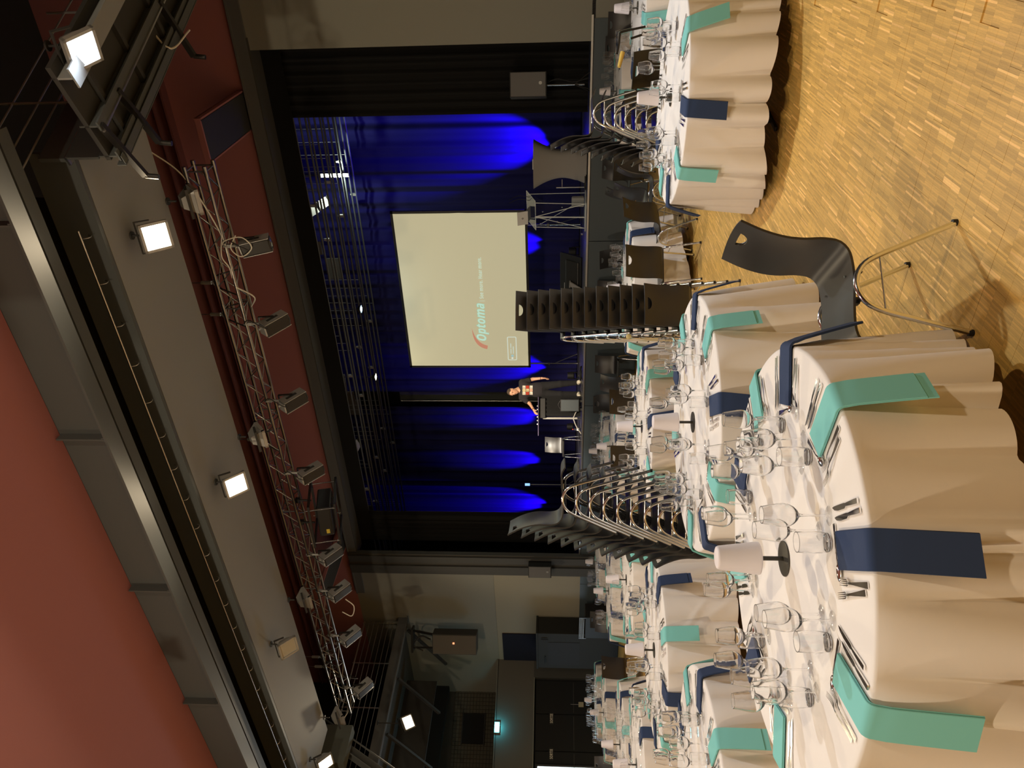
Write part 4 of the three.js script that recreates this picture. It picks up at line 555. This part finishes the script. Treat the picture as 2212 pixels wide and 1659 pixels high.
{ // clear lectern
  const t = thing('lectern', 'clear acrylic lectern with folded panels at the stage edge', 'lectern', [-5.72, HS, -14.95], R(-14)); const pane = (a, b, c, d) => { const g = new THREE.BufferGeometry(); g.setAttribute('position', new THREE.Float32BufferAttribute([...a, ...b, ...c, ...a, ...c, ...d], 3)); g.setAttribute('uv', new THREE.Float32BufferAttribute(new Array(12).fill(0), 2)); g.computeVertexNormals(); return g; };
  const top = [[-0.36, 1.05, 0.16], [0.36, 1.05, 0.16], [0.36, 1.24, -0.22], [-0.36, 1.24, -0.22]];
  part('reading_top', pane(...top), M.acrylic, t); const edge = (a, b, n, r = 0.008) => sub(n, rod(a, b, r, 6), M.acrylicEdge, t); for (let i = 0; i < 4; i++) edge(top[i], top[(i + 1) % 4], 'bright_edge');
  const fl = [[-0.3, 0.03, 0.2], [0.3, 0.03, 0.2], [0.3, 0.03, -0.2], [-0.3, 0.03, -0.2], [0, 0.03, 0.24], [0, 0.03, -0.1]], tp = [[-0.3, 1.06, 0.14], [0.3, 1.06, 0.14], [0.3, 1.2, -0.18], [-0.3, 1.2, -0.18], [0, 1.06, 0.2], [0, 1.18, -0.05]];
  sub('side_pane', pane(fl[0], tp[4], tp[0], fl[0]), M.acrylic, t); sub('side_pane', pane(fl[1], tp[1], tp[4], fl[1]), M.acrylic, t); sub('side_pane', pane(fl[4], tp[4], tp[5], fl[5]), M.acrylic, t); sub('side_pane', pane(fl[0], tp[0], tp[3], fl[3]), M.acrylic, t); sub('side_pane', pane(fl[1], fl[2], tp[2], tp[1]), M.acrylic, t);
  edge(fl[0], tp[4], 'bright_edge'); edge(fl[1], tp[4], 'bright_edge'); edge(fl[0], tp[0], 'bright_edge'); edge(fl[1], tp[1], 'bright_edge'); edge(fl[4], tp[4], 'bright_edge', 0.014); edge(fl[2], tp[2], 'bright_edge'); edge(fl[3], tp[3], 'bright_edge'); edge([0.18, 0.3, 0.1], [-0.24, 0.95, 0.12], 'bright_edge', 0.006);
  part('base_plate', rbox(0.7, 0.02, 0.5, 0.006, 0, 0.012, 0), M.acrylicEdge, t); for (const [x, y] of [[0.1, 0.9], [-0.15, 0.6], [0.2, 0.5], [-0.2, 0.95]]) sub('bolt', new THREE.SphereGeometry(0.015, 8, 6).translate(x, y, 0.16), M.chrome, t); part('bag', rbox(0.22, 0.26, 0.1, 0.03, 0.24, 0.17, 0.02), phys([0.5, 0.5, 0.5], { transmission: 0.3, roughness: 0.8 }), t);
  for (const x of [0.28, 0.2]) sub('microphone', tube([[x, 1.18, -0.1], [x + 0.05, 1.4, -0.08], [x + 0.02, 1.6, 0.02]], 0.006, 16, 5), M.black, t);
}
{ const t = thing('laptop', 'open white laptop with a round emblem on the clear lectern', 'laptop', [-5.83, HS + 1.155, -14.93], R(-14)); part('keyboard_deck', rbox(0.33, 0.016, 0.22, 0.005, 0, 0.06, -0.06, 0, -0.45), M.silver, t); part('screen_lid', rbox(0.33, 0.23, 0.01, 0.004, 0, 0.17, 0.06, 0, 0.25), M.white, t); part('emblem', new THREE.TorusGeometry(0.016, 0.005, 6, 16).rotateX(0.25).translate(0, 0.17, 0.068), M.greySpk, t); }
{ // tilted monitor
  const t = thing('display_monitor', 'flat black display tilted back on a grey bracket at the stage edge', 'monitor', [-7.1, HS, -14.6], R(6)); const tilt = -0.75; part('screen_panel', rbox(0.95, 0.6, 0.05, 0.01, 0.05, 0.3, 0, 0, tilt), M.black, t); part('rear_shell', rbox(0.7, 0.36, 0.06, 0.02, 0.05, 0.27, 0.05, 0, tilt), std([0.03, 0.03, 0.03], { roughness: 0.3 }), t); part('bracket_arm', [span([-0.1, 0.32, 0.1], [-0.22, 0.02, 0.3], 0.14, 0.02), span([-0.1, 0.32, 0.1], [-0.2, 0.34, -0.1], 0.14, 0.02)], M.spandex, t); part('handle_bar', rod([-0.3, 0.44, 0.02], [-0.1, 0.44, 0.02], 0.008, 6), M.silver, t);
}
{ // presenter desk
  const t = thing('mixing_desk', 'black draped mixing desk with a thin top before the presenter', 'desk', [-11.0, HS, -14.85], R(34)); part('desk_top', rbox(0.95, 0.02, 0.5, 0.006, 0, 1.06, 0), M.black, t); part('top_edge', box(0.95, 0.008, 0.008, 0, 1.06, 0.252), std([0.2, 0.15, 0.3], { roughness: 0.2 }), t); part('equipment_case', rbox(0.5, 0.16, 0.36, 0.02, 0.2, 0.96, 0), M.black, t); part('drape', surface((u, v) => [0.5 - u * 0.5, 0.02 + v * 0.96, 0.16 + 0.012 * Math.sin(u * 30) - 0.02 * v], 50, 6), M.velvet, t);
  for (let i = 0; i < 6; i++) sub('control_knob', cyl(0.016, 0.018, 0.03, 10, -0.2 + i * 0.09, 1.085, 0.08), i % 2 ? M.silver : M.white, t); part('support_pole', [rod([-0.05, 0.1, 0.1], [-0.05, 0.95, 0.1], 0.026, 10)], std([0.35, 0.34, 0.31]), t); for (const [x, z] of [[-0.42, 0.3], [0.28, 0.36], [-0.08, -0.34]]) sub('tripod_leg', tube([[-0.05, 0.2, 0.1], [-0.05 + (x + 0.05) * 0.5, 0.13, 0.1 + (z - 0.1) * 0.5], [x, 0.012, z]], 0.014, 12, 6), std([0.35, 0.34, 0.31]), t);
}
{ const t = thing('loudspeaker', 'small blue grey monitor speaker on the stage floor beside the desk', 'speaker', [-10.55, HS, -14.7], R(30)); speakerBox(t, 0.3, 0.46, 0.28, 0.29, std([0.07, 0.085, 0.095]), false); part('carry_handle', tube([[-0.1, 0.52, 0], [0, 0.57, 0], [0.1, 0.52, 0]], 0.012, 12, 6), M.black, t); part('feet', [box(0.05, 0.06, 0.2, 0.1, 0.03, 0), box(0.05, 0.06, 0.2, -0.1, 0.03, 0)], M.black, t); }
{ const t = thing('water_bottle', 'small clear water bottle with a red cap standing on the stage beside the desk', 'bottle', [-11.3, HS, -14.7]); part('bottle_body', lathe([[0, 0], [0.03, 0], [0.034, 0.01], [0.034, 0.14], [0.012, 0.19], [0.012, 0.2]], 16), M.glass, t); part('label_band', lathe([[0.0345, 0.06], [0.0345, 0.11]], 16), M.white, t); part('cap', cyl(0.014, 0.014, 0.02, 12, 0, 0.21, 0), std([0.5, 0.03, 0.03]), t); }
{ const t = thing('phone_stand', 'lit phone clamped on a thin stand before the blue backcloth', 'stand', [-14.3, HS, -16.0], R(34)); part('stand_pole', rod([0, 0.02, 0], [0, 1.4, 0], 0.009, 6), M.silver, t); part('phone', rbox(0.17, 0.09, 0.012, 0.005, 0, 1.45, 0.01, 0, 0, Math.PI / 2), M.black, t); part('phone_display', box(0.07, 0.14, 0.004, 0, 1.45, 0.019), glow([0.15, 0.45, 1], 1.4), t); for (let k = 0; k < 3; k++) sub('tripod_leg', rod([0, 0.3, 0], [0.2 * Math.cos(k * 2.1), 0.01, 0.2 * Math.sin(k * 2.1)], 0.008, 5), M.blackMetal, t); }
placeChair(-11.9, -14.75, 0.45, 0.9, 'pale gleaming chair alone on the stage before the blue backcloth', 'chair on the stage', HS);
for (const [x, z, l] of [[-9.75, -14.9, 'black cable coil with a white plug on the stage beside the presenter'], [-12.9, -15.3, 'dark cable heap on the stage below the blue pools'], [-5.0, -14.7, 'cable loops on the stage below the draped stand']]) { seed = Math.round(-x * 100); const pts = []; for (let i = 0; i < 22; i++) pts.push([0.22 * Math.cos(i * 1.1) * rr(0.5, 1), 0.012 + 0.05 * rnd(), 0.16 * Math.sin(i * 1.1) * rr(0.5, 1)]); single('cable_coil', l, 'cable', tube(pts, 0.009, 120, 5), M.cable, [x, HS, z]); }
// ---------------------------------------------------------------- the presenter
{
  const smin = (a, b, k) => { const h = Math.max(k - Math.abs(a - b), 0) / k; return Math.min(a, b) - h * h * k * 0.25; };
  const cap = (p, A, B, ra, rb) => { const bx = B[0] - A[0], by = B[1] - A[1], bz = B[2] - A[2], px = p[0] - A[0], py = p[1] - A[1], pz = p[2] - A[2]; const t = Math.min(1, Math.max(0, (px * bx + py * by + pz * bz) / (bx * bx + by * by + bz * bz))); return Math.hypot(px - bx * t, py - by * t, pz - bz * t) - (ra + (rb - ra) * t); };
  const ell = (p, C, r) => { const x = (p[0] - C[0]) / r[0], y = (p[1] - C[1]) / r[1], z = (p[2] - C[2]) / r[2], k = Math.hypot(x, y, z); return (k - 1) * Math.min(...r); };
  function march(sdf, c, half, n) {
    const mc = new MarchingCubes(n, M.skin, false, false, 200000); mc.isolation = 0; const s = mc.size, hs = mc.halfsize;
    for (let z = 0; z < s; z++) for (let y = 0; y < s; y++) for (let x = 0; x < s; x++) mc.field[x + y * s + z * s * s] = -sdf([c[0] + (x - hs) / hs * half, c[1] + (y - hs) / hs * half, c[2] + (z - hs) / hs * half]);
    mc.update(); const g = new THREE.BufferGeometry(), k = mc.count; const pos = mc.positionArray.slice(0, k * 3), nor = mc.normalArray.slice(0, k * 3);
    for (let i = 0; i < k; i++) for (let d = 0; d < 3; d++) pos[i * 3 + d] = pos[i * 3 + d] * half + c[d];
    for (let i = 0; i < k; i++) { const l = Math.hypot(nor[i * 3], nor[i * 3 + 1], nor[i * 3 + 2]) || 1; for (let d = 0; d < 3; d++) nor[i * 3 + d] /= l; }
    g.setAttribute('position', new THREE.BufferAttribute(pos, 3)); g.setAttribute('normal', new THREE.BufferAttribute(nor, 3)); let m = mergeVertices(g, 1e-5); m.deleteAttribute('normal'); m = mergeVertices(m, 1e-5); m.computeVertexNormals(); return clean(m);
  }
  const J = { hip: [0, 0.95, 0], chest: [-0.01, 1.3, 0.0], neck: [-0.015, 1.5, 0.0], head: [-0.045, 1.66, 0.04], lSh: [0.175, 1.43, -0.01], lEl: [0.255, 1.17, -0.07], lWr: [0.285, 0.945, 0.03], rSh: [-0.185, 1.44, 0.0], rEl: [-0.33, 1.24, 0.08], rWr: [-0.47, 1.135, 0.26], lHip: [0.09, 0.92, 0], lKn: [0.145, 0.5, 0.03], lAn: [0.175, 0.09, -0.02], rHip: [-0.09, 0.92, 0], rKn: [-0.105, 0.5, 0.04], rAn: [-0.1, 0.09, -0.02] };
  const torso = (p, g = 0) => { let d = cap(p, [J.hip[0] - 0.05, 0.98, 0], [J.hip[0] + 0.05, 0.98, 0], 0.115 + g, 0.115 + g); d = smin(d, cap(p, [-0.05, 1.12, 0], [0.05, 1.12, 0], 0.105 + g, 0.105 + g), 0.1); d = smin(d, cap(p, [-0.09, 1.34, 0], [0.08, 1.34, 0], 0.108 + g, 0.108 + g), 0.1); d = smin(d, cap(p, J.rSh, J.lSh, 0.062 + g, 0.062 + g), 0.06); return d; };
  const arms = (p, g = 0, up = false) => { let d = Math.min(cap(p, J.lSh, J.lEl, 0.052 + g, 0.042 + g), cap(p, J.rSh, J.rEl, 0.052 + g, 0.042 + g)); if (!up) { d = smin(d, cap(p, J.lEl, J.lWr, 0.042 + g, 0.028 + g), 0.02); d = smin(d, cap(p, J.rEl, J.rWr, 0.042 + g, 0.028 + g), 0.02); } return d; };
  const legs = (p, g = 0) => { const s = (a, b, c) => smin(cap(p, a, b, 0.085 + g, 0.058 + g), cap(p, b, c, 0.058 + g, 0.042 + g), 0.03); return Math.min(s(J.lHip, J.lKn, J.lAn), s(J.rHip, J.rKn, J.rAn)); };
  const body = (p) => { let d = torso(p); d = smin(d, arms(p), 0.04); d = smin(d, legs(p), 0.05); d = smin(d, cap(p, J.neck, [-0.03, 1.6, 0.02], 0.058, 0.053), 0.04); for (const [a, s] of [[J.lAn, 1], [J.rAn, -1]]) d = smin(d, cap(p, [a[0], 0.05, a[2] - 0.02], [a[0] + s * 0.03, 0.035, a[2] + 0.17], 0.04, 0.032), 0.03); return d; };
  // head turned and bent towards the desk
  const hq = new THREE.Quaternion().setFromEuler(new THREE.Euler(0.3, -0.55, 0.06, 'YXZ')), hqi = hq.clone().invert(), tmp = new THREE.Vector3();
  const local = (p) => { tmp.set(p[0] - J.head[0], p[1] - J.head[1], p[2] - J.head[2]).applyQuaternion(hqi); return [tmp.x, tmp.y, tmp.z]; };
  const headL = (q) => { let d = ell(q, [0, 0.035, -0.012], [0.076, 0.098, 0.096]); d = smin(d, ell(q, [0, -0.045, 0.03], [0.058, 0.075, 0.066]), 0.05); d = smin(d, cap(q, [0, -0.1, 0.055], [0, -0.1, 0.056], 0.024, 0.024), 0.04); d = smin(d, cap(q, [0, 0.025, 0.086], [0, -0.02, 0.104], 0.009, 0.0145), 0.015); d = smin(d, cap(q, [-0.045, 0.032, 0.072], [0.045, 0.032, 0.072], 0.011, 0.011), 0.02);
    for (const s of [1, -1]) { d = smin(d, ell(q, [s * 0.077, 0.0, -0.012], [0.009, 0.031, 0.019]), 0.008); d = Math.max(d, -ell(q, [s * 0.031, 0.013, 0.092], [0.017, 0.01, 0.014])); } d = smin(d, cap(q, [-0.018, -0.055, 0.088], [0.018, -0.055, 0.088], 0.007, 0.007), 0.01); d = smin(d, cap(q, [-0.014, -0.068, 0.086], [0.014, -0.068, 0.086], 0.007, 0.007), 0.008); d = smin(d, cap(q, [0, -0.09, -0.02], [0, -0.16, -0.045], 0.054, 0.056), 0.03); return d; };
  const head = (p) => headL(local(p));
  function hand(wr, dir, up, side, curl) {                    // palm and five fingers, in a frame: d along the hand, u out of the back of the hand, s towards the thumb
    const d = V(...dir).normalize(), u = V(...up).addScaledVector(d, -V(...up).dot(d)).normalize(), s = new THREE.Vector3().crossVectors(u, d).multiplyScalar(side), W = V(...wr);
    const P = (a, b, c) => W.clone().addScaledVector(d, a).addScaledVector(s, b).addScaledVector(u, c).toArray(); const bones = [[P(-0.03, 0, 0), P(0.02, 0, 0), 0.027, 0.024], [P(0.02, 0.016, 0), P(0.085, 0.024, 0), 0.019, 0.015], [P(0.02, 0, 0), P(0.09, 0.003, 0), 0.019, 0.015], [P(0.02, -0.016, 0), P(0.082, -0.022, 0), 0.018, 0.014]];
    [[0.028, 0.07, 0.094], [0.0095, 0.078, 0.098], [-0.0095, 0.073, 0.094], [-0.027, 0.057, 0.086]].forEach(([b, l, st], i) => { let q = [st, b, 0], a = curl * (0.5 + 0.15 * i); for (const f of [0.45, 0.32, 0.23]) { const e = [q[0] + l * f * Math.cos(a), q[1] + b * 0.1, q[2] - l * f * Math.sin(a)]; bones.push([P(...q), P(...e), 0.0088, 0.0078]); q = e; a += curl * 0.6; } });
    bones.push([P(0.025, 0.022, -0.004), P(0.058, 0.05, -0.014), 0.015, 0.011], [P(0.058, 0.05, -0.014), P(0.088, 0.058, -0.026), 0.0105, 0.0085]);
    return (p) => { let m = 9; for (const [a, b, ra, rb] of bones) m = smin(m, cap(p, a, b, ra, rb), 0.006); return m; };
  }
  const lH = hand(J.lWr, [0.02, -1, 0.22], [1, 0, 0.1], 1, 0.35), rH = hand(J.rWr, [-0.6, -0.35, 0.7], [0.1, 1, 0.2], 1, 0.5);
  const cLH = [J.lWr[0], J.lWr[1] - 0.08, J.lWr[2] + 0.02], cRH = [J.rWr[0] - 0.05, J.rWr[1] - 0.03, J.rWr[2] + 0.06];
  const t = thing('person', 'short haired man in a dark printed t-shirt leaning on the mixing desk on stage', 'person', [-10.52, HS + 0.003, -15.3], R(30)); t.scale.setScalar(1.03);
  part('body', geo([march(body, [0, 0.86, 0], 0.95, 92), march(head, [J.head[0], J.head[1] - 0.01, J.head[2]], 0.17, 72), march(lH, cLH, 0.14, 56), march(rH, cRH, 0.14, 56)]), M.skin, t);
  const clipY = (f, y0, y1) => (p) => Math.max(f(p), y0 - p[1], p[1] - y1);
  const sleeve = (p) => { let d = 9; for (const [a, b] of [[J.lSh, J.lEl], [J.rSh, J.rEl]]) { const e = a.map((v, i) => v + (b[i] - v) * 0.62); d = Math.min(d, cap(p, a, e, 0.07, 0.066)); } return d; };
  part('t_shirt', march((p) => Math.max(clipY((q) => smin(torso(q, 0.016), sleeve(q), 0.03), 0.93, 1.512)(p), -cap(p, J.neck, [J.neck[0], 1.7, 0.03], 0.066, 0.07)), [0, 1.2, 0], 0.42, 84), M.shirt, t);
  part('trousers', march(clipY((p) => smin(legs(p, 0.018), cap(p, [-0.05, 0.97, 0], [0.05, 0.97, 0], 0.122, 0.122), 0.05), 0.07, 1.0), [0, 0.53, 0], 0.54, 84), M.jeans, t);
  for (const [a, s] of [[J.lAn, 1], [J.rAn, -1]]) sub('shoe', march((p) => Math.max(smin(cap(p, [a[0], 0.055, a[2] - 0.03], [a[0] + s * 0.035, 0.045, a[2] + 0.19], 0.055, 0.046), cap(p, [a[0], 0.09, a[2]], [a[0], 0.12, a[2]], 0.052, 0.05), 0.03), -p[1] + 0.0), [a[0], 0.08, a[2] + 0.08], 0.2, 40), M.shoe, t);
  part('hair', march((p) => { const q = local(p); return Math.max(ell(q, [0, 0.038, -0.014], [0.081, 0.103, 0.1]), -(q[1] - 0.045 + 0.9 * Math.min(0, 0.04 - q[2]) * 0.9 + (q[2] > 0.05 ? -0.02 : 0.0)), 0 ); }, [J.head[0], J.head[1], J.head[2]], 0.17, 60), M.hair, t);
  for (const s of [1, -1]) { const c = V(s * 0.031, 0.013, 0.077).applyQuaternion(hq).add(V(...J.head)); sub('eye', new THREE.SphereGeometry(0.011, 12, 8).translate(c.x, c.y, c.z), std([0.05, 0.04, 0.035], { roughness: 0.2 }), t); const b = V(s * 0.031, 0.037, 0.083).applyQuaternion(hq).add(V(...J.head)); sub('eyebrow', new THREE.SphereGeometry(1, 8, 6).scale(0.017, 0.004, 0.006).applyQuaternion(hq).translate(b.x, b.y, b.z), M.hair, t); }
  const tex = canvasTexture(256, 256, (c) => { c.fillStyle = '#2b282c'; c.fillRect(0, 0, 256, 256); const cols = [['#cfc8b8', '#b43a26', '#d8d2c4'], ['#c7b489', '#d6c79a', '#c9a08c'], ['#c4c0b4', '#bd3b24', '#d2ccc0']]; for (let i = 0; i < 3; i++) for (let j = 0; j < 3; j++) { c.fillStyle = cols[i][j]; c.fillRect(14 + i * 78, 14 + j * 78, 70, 66); c.fillStyle = '#3a3536'; if ((i + j) % 2 === 0) for (let k = 0; k < 4; k++) c.fillRect(20 + i * 78, 24 + j * 78 + k * 14, 46 - k * 6, 5); else { c.beginPath(); c.arc(49 + i * 78, 46 + j * 78, 16, 0, 7); c.globalAlpha = 0.35; c.fill(); c.globalAlpha = 1; } } });
  part('shirt_print', surface((u, v) => { const x = -0.125 + 0.25 * u, y = 1.15 + 0.28 * v; let z = 0.25; for (let i = 0; i < 60; i++) { const dd = torso([x, y, z], 0.016); if (dd < 0.0005) break; z -= dd * 0.8; } return [x, y, z + 0.004]; }, 14, 14), std(0xffffff, { map: tex, roughness: 0.95 }), t);
  for (const [w, e] of [[J.lWr, J.lEl], [J.rWr, J.rEl]]) { const d = V(...e).sub(V(...w)).normalize(), c = V(...w).addScaledVector(d, 0.03); const g = new THREE.TorusGeometry(0.03, 0.006, 8, 18); g.applyQuaternion(new THREE.Quaternion().setFromUnitVectors(V(0, 0, 1), d)); sub('wristband', g.translate(c.x, c.y, c.z), M.black, t); }
  // key light from the truss side of the hall reaches him through the stage opening
}
scene.traverse((o) => { if (o.isMesh) { o.castShadow = true; o.receiveShadow = true; } });
renderer.render(scene, camera);
